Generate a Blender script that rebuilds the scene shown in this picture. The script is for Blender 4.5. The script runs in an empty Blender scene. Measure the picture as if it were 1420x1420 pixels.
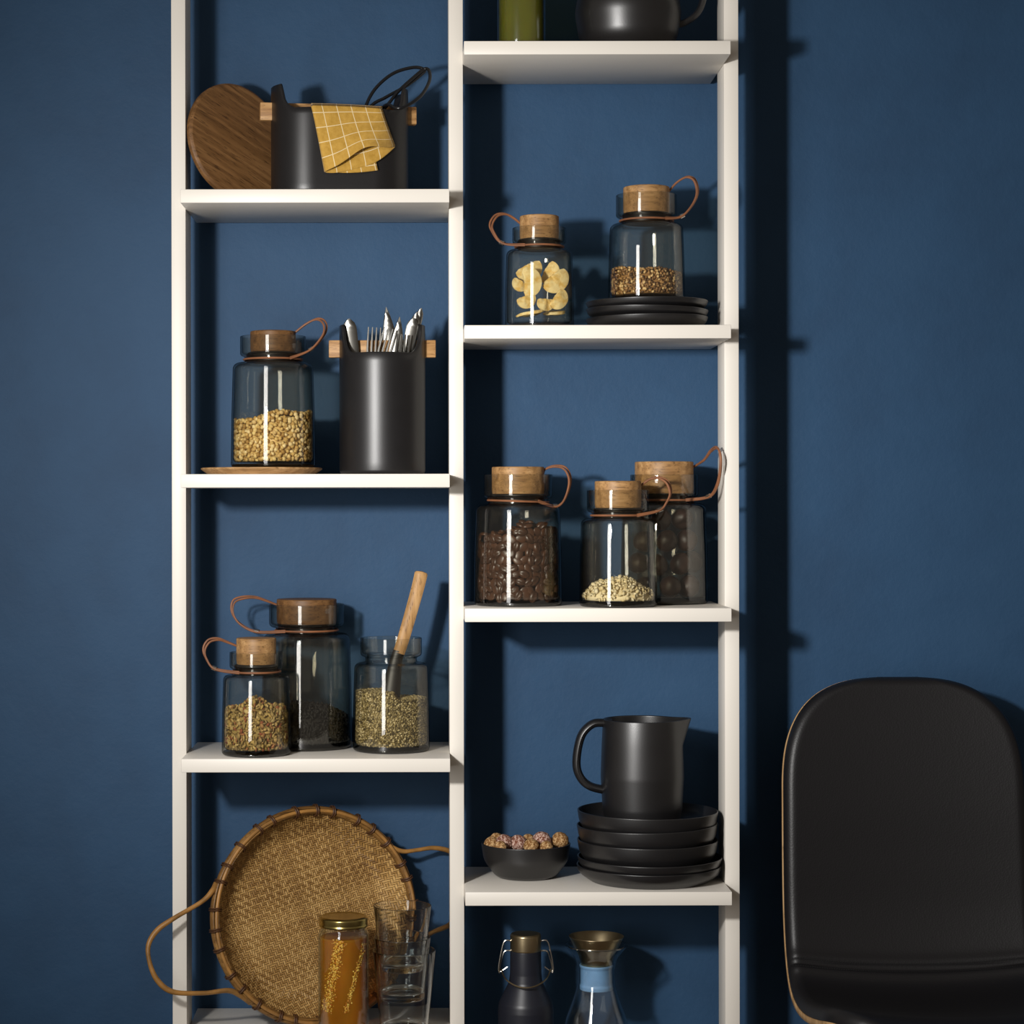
import bpy, bmesh, math, random
from math import pi, sin, cos, radians, sqrt, atan2
from mathutils import Vector, Matrix, Euler, noise

S = bpy.context.scene
COL = S.collection
R = random.Random(7)

# ------------------------------------------------------------------ camera, light, exposure
D = 3.04            # camera distance to the front edge plane of the shelves (y = 0)
ZC = 1.13           # camera height
PX, PY = 585.0, 700.0
cam_d = bpy.data.cameras.new('camera')
cam = bpy.data.objects.new('camera', cam_d)
COL.objects.link(cam)
cam.location = (0, -D, ZC)
cam.rotation_euler = (pi / 2, 0.0016, 0)
cam_d.sensor_width = 36
cam_d.lens = 36 * D * 1000 / 1420
cam_d.shift_x = (710 - PX) / 1420
cam_d.shift_y = (PY - 710) / 1420
cam_d.clip_end = 50
S.camera = cam

world = bpy.data.worlds.new('studio_ambient')
S.world = world
world.use_nodes = True
world.node_tree.nodes['Background'].inputs[0].default_value = (1.0, 0.86, 0.72, 1)
world.node_tree.nodes['Background'].inputs[1].default_value = 0.15

def area(name, loc, target, sx, sz, power, color, spread=180):
    l = bpy.data.lights.new(name, 'AREA')
    l.shape = 'RECTANGLE'; l.size = sx; l.size_y = sz
    l.energy = power; l.color = color; l.spread = radians(spread)
    o = bpy.data.objects.new(name, l); COL.objects.link(o)
    o.location = loc
    o.rotation_euler = (Vector(target) - Vector(loc)).to_track_quat('-Z', 'Y').to_euler()
    return o

key = area('key_reflector', (-0.69, -1.72, ZC + 0.26), (0.38, 0.2, ZC + 0.0), 0.13, 0.13, 9.2, (1.0, 0.98, 0.955), 82)
key.data.shape = 'ELLIPSE'
area('softbox_strip', (-0.68, -1.48, ZC + 0.10), (0.44, 0.2, ZC + 0.06), 0.32, 1.36, 4.3, (1.0, 0.98, 0.95), 110)

S.view_settings.view_transform = 'Standard'
S.view_settings.look = 'None'
S.view_settings.exposure = 0.0
S.view_settings.gamma = 1.0
S.view_settings.use_curve_mapping = False
S.cycles.transparent_max_bounces = 48
S.cycles.max_bounces = 20
S.cycles.transmission_bounces = 20
S.cycles.glossy_bounces = 8
S.cycles.diffuse_bounces = 4
S.cycles.sample_clamp_indirect = 6.0

# ------------------------------------------------------------------ pixel helpers (frame 1420 x 1420 -> point at depth y)
def W(px, py, y):
    s = (1 + y / D) / 1000.0
    return Vector(((px - PX) * s, y, ZC - (py - PY) * s))
def X(px, y):
    return (px - PX) * (1 + y / D) / 1000.0
def Zs(py):                     # height of a shelf top whose front edge shows at py
    return ZC - (py - PY) / 1000.0
def on_plane(px, py, p0, n):
    o = Vector((0, -D, ZC)); d = W(px, py, 0) - o
    t = (p0 - o).dot(n) / d.dot(n)
    return o + d * t

# ------------------------------------------------------------------ materials
def lin(c):
    return tuple(((v / 255) / 12.92 if v / 255 <= 0.04045 else ((v / 255 + 0.055) / 1.055) ** 2.4) for v in c) + (1.0,)

class NT:
    def __init__(s, name):
        s.m = bpy.data.materials.new(name); s.m.use_nodes = True
        s.t = s.m.node_tree
        s.t.nodes.clear()
        s.out = s.t.nodes.new('ShaderNodeOutputMaterial')
    def n(s, typ, **kw):
        x = s.t.nodes.new(typ)
        for k, v in kw.items():
            if k.startswith('_'):
                x.inputs[k[1:].replace('_', ' ')].default_value = v
            else:
                setattr(x, k, v)
        return x
    def l(s, a, b): s.t.links.new(a, b)
    def math(s, op, a, b=None, c=None):
        x = s.t.nodes.new('ShaderNodeMath'); x.operation = op
        for i, v in enumerate((a, b, c)):
            if v is None: continue
            if isinstance(v, (int, float)): x.inputs[i].default_value = v
            else: s.l(v, x.inputs[i])
        return x.outputs[0]
    def mix(s, f, a, b):
        x = s.t.nodes.new('ShaderNodeMix'); x.data_type = 'RGBA'
        for sock, v in ((x.inputs[0], f), (x.inputs[6], a), (x.inputs[7], b)):
            if isinstance(v, (int, float)): sock.default_value = v
            elif isinstance(v, tuple): sock.default_value = v
            else: s.l(v, sock)
        return x.outputs[2]
    def ramp(s, f, stops):
        x = s.t.nodes.new('ShaderNodeValToRGB')
        e = x.color_ramp.elements
        while len(e) < len(stops): e.new(0.5)
        for i, (p, c) in enumerate(stops):
            e[i].position = p; e[i].color = c
        s.l(f, x.inputs[0])
        return x.outputs[0]
    def coords(s, scale=(1, 1, 1), rot=(0, 0, 0), kind='Object'):
        tc = s.n('ShaderNodeTexCoord'); mp = s.n('ShaderNodeMapping')
        mp.inputs['Scale'].default_value = scale; mp.inputs['Rotation'].default_value = rot
        s.l(tc.outputs[kind], mp.inputs['Vector'])
        return mp.outputs[0]
    def noise(s, vec, scale, detail=4, rough=0.5):
        x = s.n('ShaderNodeTexNoise'); x.inputs['Scale'].default_value = scale
        x.inputs['Detail'].default_value = detail; x.inputs['Roughness'].default_value = rough
        if vec is not None: s.l(vec, x.inputs['Vector'])
        return x.outputs['Fac']
    def bump(s, h, strength, dist=0.001):
        x = s.n('ShaderNodeBump'); x.inputs['Strength'].default_value = strength
        x.inputs['Distance'].default_value = dist
        s.l(h, x.inputs['Height'])
        return x.outputs[0]
    def principled(s, color, rough=0.5, metal=0.0, bump=None, **kw):
        b = s.n('ShaderNodeBsdfPrincipled')
        if isinstance(color, tuple): b.inputs['Base Color'].default_value = color
        else: s.l(color, b.inputs['Base Color'])
        if isinstance(rough, (int, float)): b.inputs['Roughness'].default_value = rough
        else: s.l(rough, b.inputs['Roughness'])
        b.inputs['Metallic'].default_value = metal
        for k, v in kw.items(): b.inputs[k.replace('_', ' ')].default_value = v
        if bump is not None: s.l(bump, b.inputs['Normal'])
        s.l(b.outputs[0], s.out.inputs['Surface'])
        return b

def m_wall():
    k = NT('blue_plaster')
    v = k.coords()
    a = k.noise(v, 2.2, 5, 0.6); b = k.noise(v, 9, 6, 0.65); f = k.noise(v, 55, 5, 0.7)
    fac = k.math('ADD', k.math('MULTIPLY', a, 0.6), k.math('MULTIPLY', b, 0.4))
    c = k.ramp(fac, [(0.32, lin((37, 65, 94))), (0.52, lin((41, 72, 103))), (0.72, lin((46, 77, 108)))])
    f2 = k.noise(v, 160, 3, 0.6)
    h = k.math('ADD', k.math('ADD', f, k.math('MULTIPLY', f2, .35)), k.math('MULTIPLY', b, 2.0))
    k.principled(c, 0.62, bump=k.bump(h, 0.4, 0.0014), Specular_IOR_Level=0.25)
    return k.m

def m_paint(name, col, rough=0.42):
    k = NT(name)
    v = k.coords((1, 1, 1))
    f = k.noise(v, 6, 3)
    c = k.ramp(f, [(0.3, lin(tuple(x * 0.985 for x in col))), (0.7, lin(col))])
    k.principled(c, rough, bump=k.bump(k.noise(v, 300, 2), 0.03, 0.0005), Specular_IOR_Level=0.35)
    return k.m

def m_oak(name, dark, mid, light, axis='X', scale=1.0, rough=0.5):
    k = NT(name)
    st = {'X': (0.09, 1, 1), 'Y': (1, 0.09, 1), 'Z': (1, 1, 0.09)}[axis]
    v = k.coords(tuple(q * scale for q in st))
    warp = k.noise(k.coords(tuple(q * scale * 0.4 for q in st)), 20, 2)
    g = k.noise(v, 150, 6, 0.6)
    g2 = k.noise(v, 600, 4, 0.6)
    w = k.n('ShaderNodeTexWave'); w.wave_type = 'BANDS'
    w.bands_direction = 'Y' if axis != 'Y' else 'Z'
    w.inputs['Scale'].default_value = 22 * scale; w.inputs['Distortion'].default_value = 9
    w.inputs['Detail'].default_value = 3; w.inputs['Detail Scale'].default_value = 1.6
    k.l(v, w.inputs['Vector'])
    f = k.math('ADD', k.math('MULTIPLY', g, 0.62), k.math('MULTIPLY', w.outputs['Fac'], 0.12))
    f = k.math('ADD', f, k.math('MULTIPLY', warp, 0.26))
    c = k.ramp(f, [(0.30, lin(dark)), (0.5, lin(mid)), (0.68, lin(light))])
    pore = k.ramp(g2, [(0.34, lin(tuple(x * 0.6 for x in dark))), (0.44, (1, 1, 1, 1))])
    mx = k.n('ShaderNodeMix'); mx.data_type = 'RGBA'; mx.blend_type = 'MULTIPLY'
    mx.inputs[0].default_value = 0.55; k.l(c, mx.inputs[6]); k.l(pore, mx.inputs[7])
    k.principled(mx.outputs[2], rough, bump=k.bump(g2, 0.15, 0.0005), Specular_IOR_Level=0.3)
    return k.m

def m_plain(name, col, rough=0.4, metal=0.0, grain=None, strength=0.1, spec=0.5, var=0.06):
    k = NT(name)
    v = k.coords()
    f = k.noise(v, 40, 4)
    c = k.ramp(f, [(0.3, lin(tuple(max(0, x * (1 - var)) for x in col))), (0.7, lin(tuple(min(255, x * (1 + var)) for x in col)))])
    b = k.bump(k.noise(v, grain, 3), strength, 0.0006) if grain else None
    k.principled(c, rough, metal, bump=b, Specular_IOR_Level=spec)
    return k.m

def m_glass(name, tint, edge_pow=2.2, gloss=0.0, f0=0.05, edge_tint=None, sch=0.4):
    """thin walled glass: absorption grows with the slant of the ray, mirror share grows by Schlick"""
    k = NT(name)
    lw = k.n('ShaderNodeLayerWeight'); lw.inputs['Blend'].default_value = 0.5
    fc = lw.outputs['Facing']
    e = k.math('POWER', fc, edge_pow)
    c = k.mix(e, lin(tint), lin(edge_tint or tuple(t * 0.42 for t in tint)))
    tr = k.n('ShaderNodeBsdfTransparent'); k.l(c, tr.inputs[0])
    gl = k.n('ShaderNodeBsdfGlossy'); gl.inputs['Roughness'].default_value = gloss
    gl.inputs['Color'].default_value = (1, 1, 1, 1)
    fr = k.math('ADD', k.math('MULTIPLY', k.math('POWER', fc, 5), sch), f0)
    ms = k.n('ShaderNodeMixShader'); k.l(fr, ms.inputs[0]); k.l(tr.outputs[0], ms.inputs[1]); k.l(gl.outputs[0], ms.inputs[2])
    k.l(ms.outputs[0], k.out.inputs['Surface'])
    return k.m

def m_clear():
    k = NT('clear_tumbler_glass')
    g = k.n('ShaderNodeBsdfGlass'); g.inputs['IOR'].default_value = 1.46
    g.inputs['Color'].default_value = (0.97, 0.98, 0.98, 1); g.inputs['Roughness'].default_value = 0.0
    k.l(g.outputs[0], k.out.inputs['Surface'])
    return k.m

def m_grain(name, cols, rough=0.5, spec=0.4, bumpsc=None):
    k = NT(name)
    g = k.n('ShaderNodeNewGeometry')
    n = len(cols)
    c = k.ramp(g.outputs['Random Per Island'], [((i + 0.5) / n, lin(cc)) for i, cc in enumerate(cols)])
    b = None
    if bumpsc: b = k.bump(k.noise(k.coords(), bumpsc, 3), 0.5, 0.001)
    k.principled(c, rough, bump=b, Specular_IOR_Level=spec)
    return k.m

def m_speckle(name, base, speck, scale, thr=0.55, rough=0.8):
    k = NT(name)
    v = k.coords()
    f = k.noise(v, scale, 4, 0.7)
    c = k.ramp(f, [(thr - 0.1, lin(base)), (thr + 0.06, lin(speck))])
    k.principled(c, rough, bump=k.bump(f, 0.8, 0.002), Specular_IOR_Level=0.2)
    return k.m

def m_weave():
    k = NT('woven_bamboo')
    tc = k.n('ShaderNodeTexCoord'); sp = k.n('ShaderNodeSeparateXYZ')
    mp = k.n('ShaderNodeMapping'); mp.inputs['Rotation'].default_value = (0, radians(14), 0)
    k.l(tc.outputs['Object'], mp.inputs['Vector']); k.l(mp.outputs[0], sp.inputs[0])
    w = 1 / 0.0031
    u = k.math('MULTIPLY', sp.outputs['X'], w); v = k.math('MULTIPLY', sp.outputs['Z'], w)
    iu = k.math('FLOOR', u); iv = k.math('FLOOR', v)
    fu = k.math('FRACT', u); fv = k.math('FRACT', v)
    zig = k.math('PINGPONG', iu, 8)
    ph = k.math('FLOORED_MODULO', k.math('ADD', zig, iv), 4)
    top = k.math('LESS_THAN', ph, 2)                      # 1: upright strand on top, 0: level strand on top
    pu = k.math('SINE', k.math('MULTIPLY', fu, pi)); pv = k.math('SINE', k.math('MULTIPLY', fv, pi))
    prof = k.math('ADD', k.math('MULTIPLY', top, pu), k.math('MULTIPLY', k.math('SUBTRACT', 1, top), pv))
    prof = k.math('POWER', prof, 0.55)
    h2 = k.math('MULTIPLY', k.math('SUBTRACT', 1, k.math('ABSOLUTE', k.math('SUBTRACT', k.math('FRACT', k.math('MULTIPLY', ph, 0.5)), 0.25))), 0.3)
    wn = k.n('ShaderNodeTexWhiteNoise'); wn.noise_dimensions = '1D'
    k.l(k.math('ADD', k.math('MULTIPLY', iu, top), k.math('MULTIPLY', k.math('SUBTRACT', 77, iv), k.math('SUBTRACT', 1, top))), wn.inputs['W'])
    tone = k.math('ADD', k.math('MULTIPLY', wn.outputs['Value'], 0.45), k.math('MULTIPLY', k.noise(tc.outputs['Object'], 14, 4), 0.55))
    tone = k.math('ADD', tone, k.math('MULTIPLY', top, 0.12))
    strand = k.ramp(tone, [(0.2, lin((118, 84, 42))), (0.5, lin((160, 122, 68))), (0.85, lin((196, 158, 98)))])
    gap = k.ramp(prof, [(0.30, lin((36, 22, 9))), (0.66, (1, 1, 1, 1))])
    mx = k.n('ShaderNodeMix'); mx.data_type = 'RGBA'; mx.blend_type = 'MULTIPLY'; mx.inputs[0].default_value = 1
    k.l(strand, mx.inputs[6]); k.l(gap, mx.inputs[7])
    k.principled(mx.outputs[2], 0.5, bump=k.bump(k.math('ADD', prof, h2), 0.8, 0.0012), Specular_IOR_Level=0.35)
    return k.m

def m_towel():
    k = NT('mustard_checked_linen')
    uv = k.n('ShaderNodeUVMap'); uv.uv_map = 'UVMap'
    sp = k.n('ShaderNodeSeparateXYZ'); k.l(uv.outputs[0], sp.inputs[0])
    def line(sock):
        f = k.math('FRACT', k.math('DIVIDE', sock, 0.0205))
        return k.math('LESS_THAN', f, 0.055)
    ln = k.math('MAXIMUM', line(sp.outputs['X']), line(sp.outputs['Y']))
    f = k.noise(k.coords(), 90, 5, 0.7)
    base = k.ramp(f, [(0.3, lin((162, 124, 50))), (0.7, lin((190, 150, 72)))])
    c = k.mix(ln, base, lin((214, 194, 152)))
    thr = k.noise(k.coords((1, 1, 1)), 900, 2)
    k.principled(c, 0.9, bump=k.bump(thr, 0.35, 0.0006), Specular_IOR_Level=0.1, Sheen_Weight=0.15)
    return k.m

def m_liquid(name, thin, thick, body1, body2, mixf):
    k = NT(name)
    lw = k.n('ShaderNodeLayerWeight'); lw.inputs['Blend'].default_value = 0.5
    e = k.math('POWER', lw.outputs['Facing'], 1.6)
    c = k.mix(e, lin(thin), lin(thick))
    tr = k.n('ShaderNodeBsdfTransparent'); k.l(c, tr.inputs[0])
    b = k.n('ShaderNodeBsdfPrincipled')
    f = k.noise(k.coords((1, 1, 0.3)), 30, 3)
    k.l(k.ramp(f, [(0.3, lin(body1)), (0.7, lin(body2))]), b.inputs['Base Color'])
    b.inputs['Roughness'].default_value = 0.25; b.inputs['Subsurface Weight'].default_value = 0.6
    b.inputs['Subsurface Radius'].default_value = (0.03, 0.014, 0.003)
    b.inputs['Subsurface Scale'].default_value = 0.5
    ms = k.n('ShaderNodeMixShader'); ms.inputs[0].default_value = mixf
    k.l(tr.outputs[0], ms.inputs[1]); k.l(b.outputs[0], ms.inputs[2])
    k.l(ms.outputs[0], k.out.inputs['Surface'])
    return k.m

def m_leather():
    k = NT('black_upholstery_leather')
    v = k.coords()
    vo = k.n('ShaderNodeTexVoronoi'); vo.inputs['Scale'].default_value = 420
    k.l(v, vo.inputs['Vector'])
    h = k.math('ADD', vo.outputs['Distance'], k.noise(v, 90, 4))
    k.principled(lin((19, 18, 20)), 0.46, bump=k.bump(h, 0.12, 0.0008), Specular_IOR_Level=0.42)
    return k.m

M = dict(
    wall=m_wall(), floor=m_oak('floor_boards', (70, 50, 34), (96, 70, 48), (120, 90, 64), 'X', 0.3),
    paint=m_paint('ivory_paint', (225, 219, 209)),
    oak=m_oak('oak', (126, 92, 56), (160, 122, 78), (188, 150, 104), 'X'),
    oakz=m_oak('oak_upright_grain', (124, 82, 40), (168, 120, 66), (205, 160, 102), 'Z'),
    oakd=m_oak('dark_oak', (86, 58, 31), (110, 77, 44), (134, 97, 59), 'X'),
    rod=m_oak('pale_oak', (132, 92, 52), (172, 130, 82), (196, 156, 108), 'X', 1.3),
    handle=m_oak('beech', (138, 102, 60), (174, 134, 86), (198, 160, 112), 'Z', 0.8),
    stone=m_plain('black_stoneware', (20, 19, 20), 0.38, grain=700, strength=0.12, spec=0.8),
    stonebox=m_plain('matt_black_stoneware', (23, 22, 23), 0.37, grain=900, strength=0.14, spec=0.5),
    smoke=m_glass('smoked_glass', (247, 246, 241), 3.0, 0.0, 0.058, (48, 49, 49)),
    smokebase=m_glass('thick_smoked_glass', (110, 110, 106), 1.5, 0.0, 0.05),
    clearthin=m_glass('clear_thin_glass', (248, 250, 250), 3.0, 0.0, 0.07, (180, 190, 195), 1.0),
    clear=m_clear(), lip=m_glass('polished_glass_lip', (200, 210, 215), 2.0, 0.05, 0.3, (150, 160, 165), .7),
    seal=m_plain('black_silicone', (13, 13, 14), 0.45),
    cord=m_plain('tan_leather_cord', (122, 78, 50), 0.5, grain=900, strength=0.2, var=0.15),
    steel=m_plain('brushed_steel', (196, 192, 184), 0.26, 1.0),
    cutlery=m_plain('satin_steel', (120, 118, 113), 0.27, 1.0),
    brass=m_plain('brass', (192, 174, 138), 0.3, 1.0, var=0.06),
    goldlid=m_plain('gold_lacquered_tin', (176, 158, 96), 0.24, 1.0),
    wire=m_plain('black_coated_wire', (18, 18, 20), 0.28),
    towel=m_towel(), weave=m_weave(),
    rattan=m_plain('rattan', (140, 100, 50), 0.45, grain=260, strength=0.3, var=0.2),
    bamboo=m_oak('split_bamboo', (88, 60, 30), (122, 88, 46), (152, 114, 64), 'X', 0.6, 0.42),
    tie=m_plain('dark_cane_tie', (70, 42, 18), 0.6, var=0.2),
    honey=m_liquid('amber_honey', (248, 190, 84), (150, 74, 10), (196, 124, 18), (228, 160, 46), 0.46),
    comb=m_grain('honeycomb_wax', [(186, 112, 18), (216, 156, 40), (236, 196, 88)], 0.25, 0.6),
    oil=m_liquid('olive_oil', (200, 190, 40), (90, 96, 6), (120, 118, 8), (150, 146, 18), 0.5),
    leather=m_leather(), thread=m_plain('black_thread', (18, 18, 19), 0.7),
    ply=m_oak('plywood_edge', (140, 108, 70), (176, 140, 96), (200, 166, 122), 'Z', 0.5),
    flask=m_plain('midnight_blue_coating', (26, 28, 37), 0.4, grain=1200, strength=0.05),
    sleeve=m_plain('light_blue_band', (132, 172, 212), 0.5),
    lentil=m_grain('split_pea_skin', [(172, 132, 66), (226, 190, 116), (240, 212, 144), (200, 160, 88), (246, 222, 166)], 0.5),
    wheat=m_grain('buckwheat_hull', [(84, 58, 34), (150, 110, 66), (196, 152, 96), (120, 84, 48), (230, 196, 140)], 0.5),
    hemp=m_grain('green_seed_coat', [(84, 72, 46), (150, 132, 88), (190, 170, 118), (116, 102, 66), (220, 202, 156)], 0.5),
    muesli=m_grain('herb_mix', [(140, 116, 66), (204, 172, 102), (172, 146, 84), (226, 198, 136), (104, 84, 46), (212, 182, 116), (150, 84, 50)], 0.7),
    flakes=m_grain('pale_flakes', [(226, 206, 156), (240, 224, 184), (246, 234, 202), (232, 214, 168)], 0.6),
    tea=m_grain('black_tea', [(14, 13, 11), (26, 24, 20), (20, 18, 16)], 0.7),
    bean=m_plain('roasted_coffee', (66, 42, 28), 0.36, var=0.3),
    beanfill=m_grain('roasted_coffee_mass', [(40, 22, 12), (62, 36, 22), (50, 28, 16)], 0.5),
    plum=m_plain('dark_dried_fruit', (40, 26, 22), 0.5, grain=160, strength=0.6, var=0.3),
    apple=m_speckle('dried_apple_flesh', (226, 186, 104), (244, 222, 164), 60, 0.5, 0.6),
    ball=m_speckle('dusted_date_ball', (112, 64, 46), (216, 186, 170), 330, 0.55, 0.8),
    ballgold=m_speckle('nut_crumb_ball', (122, 82, 42), (206, 170, 122), 330, 0.55, 0.8),
)

# ------------------------------------------------------------------ mesh helpers
class B:
    """collects vertices and faces, then links them as ONE mesh object"""
    def __init__(s): s.v = []; s.f = []; s.uv = None
    def add(s, vs, fs, mat=None):
        o = len(s.v)
        s.v.extend([tuple((mat @ Vector(p)) if mat else p) for p in vs])
        s.f.extend([tuple(i + o for i in f) for f in fs])
        return s
    def obj(s, name, m, parent=None, smooth=True, loc=(0, 0, 0), angle=40):
        me = bpy.data.meshes.new(name)
        me.from_pydata(s.v, [], s.f); me.update()
        bm = bmesh.new(); bm.from_mesh(me)
        bmesh.ops.recalc_face_normals(bm, faces=bm.faces)
        bm.to_mesh(me); bm.free()
        if smooth:
            me.polygons.foreach_set('use_smooth', [True] * len(me.polygons))
            if angle and len(me.polygons) < 20000:
                me.set_sharp_from_angle(angle=radians(angle))
        me.materials.append(m)
        o = bpy.data.objects.new(name, me); COL.objects.link(o)
        if parent: o.parent = parent
        o.location = loc
        return o

def fillet(pts, seg=6):
    """polyline of (r, z, radius) with rounded corners"""
    out = []
    n = len(pts)
    for i, p in enumerate(pts):
        r = p[2] if len(p) > 2 else 0
        P = Vector((p[0], p[1]))
        if r <= 0 or i in (0, n - 1):
            out.append((P.x, P.y)); continue
        A = Vector(pts[i - 1][:2]) - P; C = Vector(pts[i + 1][:2]) - P
        la, lc = A.length, C.length
        if la < 1e-9 or lc < 1e-9: out.append((P.x, P.y)); continue
        A /= la; C /= lc
        ang = A.angle(C)
        if ang > 3.1: out.append((P.x, P.y)); continue
        t = min(r / math.tan(ang / 2), la * 0.49 if i > 1 else la * .95, lc * 0.49 if i < n - 2 else lc * .95)
        rr = t * math.tan(ang / 2)
        cen = P + (A + C).normalized() * (rr / sin(ang / 2))
        a0 = P + A * t - cen; a1 = P + C * t - cen
        th0 = atan2(a0.y, a0.x); th1 = atan2(a1.y, a1.x)
        dth = (th1 - th0 + pi) % (2 * pi) - pi
        for k in range(seg + 1):
            th = th0 + dth * k / seg
            out.append((cen.x + rr * cos(th), cen.y + rr * sin(th)))
    return out

def lathe(prof, n=64, closed=False, sx=1, sy=1):
    vs, fs, rings = [], [], []
    for r, z in prof:
        if r < 1e-7:
            rings.append([len(vs)]); vs.append((0, 0, z))
        else:
            rings.append(list(range(len(vs), len(vs) + n)))
            for i in range(n):
                a = 2 * pi * i / n
                vs.append((r * cos(a) * sx, r * sin(a) * sy, z))
    pairs = list(zip(rings, rings[1:]))
    if closed: pairs.append((rings[-1], rings[0]))
    for a, b in pairs:
        for i in range(n):
            j = (i + 1) % n
            if len(a) == 1 and len(b) == 1: continue
            if len(a) == 1: fs.append((a[0], b[i], b[j]))
            elif len(b) == 1: fs.append((a[i], a[j], b[0]))
            else: fs.append((a[i], a[j], b[j], b[i]))
    return vs, fs

def spline(pts, per=8, closed=False):
    P = [Vector(p) for p in pts]; n = len(P); out = []
    rng = range(n if closed else n - 1)
    for i in rng:
        if closed: a, b, c, d = P[(i - 1) % n], P[i], P[(i + 1) % n], P[(i + 2) % n]
        else: a, b, c, d = P[max(i - 1, 0)], P[i], P[i + 1], P[min(i + 2, n - 1)]
        for k in range(per):
            t = k / per
            out.append(0.5 * ((2 * b) + (c - a) * t + (2 * a - 5 * b + 4 * c - d) * t * t + (3 * b - a - 3 * c + d) * t ** 3))
    if not closed: out.append(P[-1])
    return out

def tube(pts, rad, n=10, closed=False, flat=None, up=None):
    """round (or flattened) rod along pts; rad a number or a function of 0..1; flat=(a, b) scales the section"""
    P = [Vector(p) for p in pts]; m = len(P)
    T = []
    for i in range(m):
        a = P[(i - 1) % m] if (closed or i > 0) else P[0]
        b = P[(i + 1) % m] if (closed or i < m - 1) else P[-1]
        T.append((b - a).normalized())
    N = Vector(up) if up else (Vector((0, 1, 0)) if abs(T[0].y) < 0.9 else Vector((1, 0, 0)))
    vs, fs = [], []
    for i in range(m):
        if up: N = Vector(up)
        N = (N - T[i] * N.dot(T[i])).normalized(); Bn = T[i].cross(N)
        r = rad(i / max(1, m - 1)) if callable(rad) else rad
        fa, fb = flat or (1, 1)
        for k in range(n):
            a = 2 * pi * k / n
            vs.append(P[i] + N * (r * fa * cos(a)) + Bn * (r * fb * sin(a)))
    for i in range(m if closed else m - 1):
        j = (i + 1) % m
        for k in range(n):
            l = (k + 1) % n
            fs.append((i * n + k, i * n + l, j * n + l, j * n + k))
    if not closed:
        fs.append(tuple(range(n - 1, -1, -1))); fs.append(tuple((m - 1) * n + k for k in range(n)))
    return [tuple(v) for v in vs], fs

def box(x0, x1, y0, y1, z0, z1, bev=0.0, seg=2):
    bm = bmesh.new()
    bmesh.ops.create_cube(bm, size=1)
    for v in bm.verts:
        v.co = Vector((x0 + (v.co.x + .5) * (x1 - x0), y0 + (v.co.y + .5) * (y1 - y0), z0 + (v.co.z + .5) * (z1 - z0)))
    if bev: bmesh.ops.bevel(bm, geom=bm.edges[:], offset=bev, segments=seg, profile=0.5, affect='EDGES')
    bm.verts.index_update()
    r = [tuple(v.co) for v in bm.verts], [tuple(v.index for v in f.verts) for f in bm.faces]
    bm.free()
    return r

_ico = {}
def ico(sub):
    if sub not in _ico:
        bm = bmesh.new(); bmesh.ops.create_icosphere(bm, subdivisions=sub, radius=1)
        bm.verts.index_update()
        _ico[sub] = ([v.co.copy() for v in bm.verts], [tuple(v.index for v in f.verts) for f in bm.faces]); bm.free()
    return _ico[sub]

def tag(o, label=None, cat=None, group=None, kind=None):
    for k, v in (('label', label), ('category', cat), ('group', group), ('kind', kind)):
        if v: o[k] = v
    return o
def thing(name, label, cat, loc, rz=0, group=None):
    o = bpy.data.objects.new(name, None); COL.objects.link(o)
    o.empty_display_size = 0.02
    o.location = loc; o.rotation_euler = (0, 0, rz)
    return tag(o, label, cat, group)

# ------------------------------------------------------------------ setting
YW = 0.226
tag(B().add(*box(-2.2, 2.6, YW, YW + 0.1, 0, 2.8)).obj('wall_back', M['wall'], smooth=False), kind='structure')
tag(B().add(*box(-2.2, 2.6, -3.6, YW + 0.1, -0.06, 0)).obj('floor', M['floor'], smooth=False), kind='structure')

# ------------------------------------------------------------------ shelving unit
LX0, LX1 = -0.3345, 0.0390
RX0, RX1 = 0.0592, 0.4295
TH = 0.0188
unit = thing('shelving_unit', 'tall ivory open shelving unit with staggered boards against blue wall', 'shelf', (0, 0, 0))
for x0, x1, y1 in ((LX0 - 0.0202, LX0, .14), (LX1, RX0, .163), (RX1, RX1 + 0.0205, .14)):
    B().add(*box(x0, x1, 0.07, y1, 0, 2.15, 0.0008)).obj('upright', M['paint'], unit)
LT = [-133, 262, 657, 1052, 1447]
RT = [57, 451, 844, 1237.5, 1631]
for (xa, xb, ts) in ((LX0, LX1, LT), (RX0, RX1, RT)):
    for t in ts:
        B().add(*box(xa + 0.0002, xb - 0.0002, 0, 0.215, Zs(t) - TH, Zs(t), 0.0008)).obj('shelf', M['paint'], unit)

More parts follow.
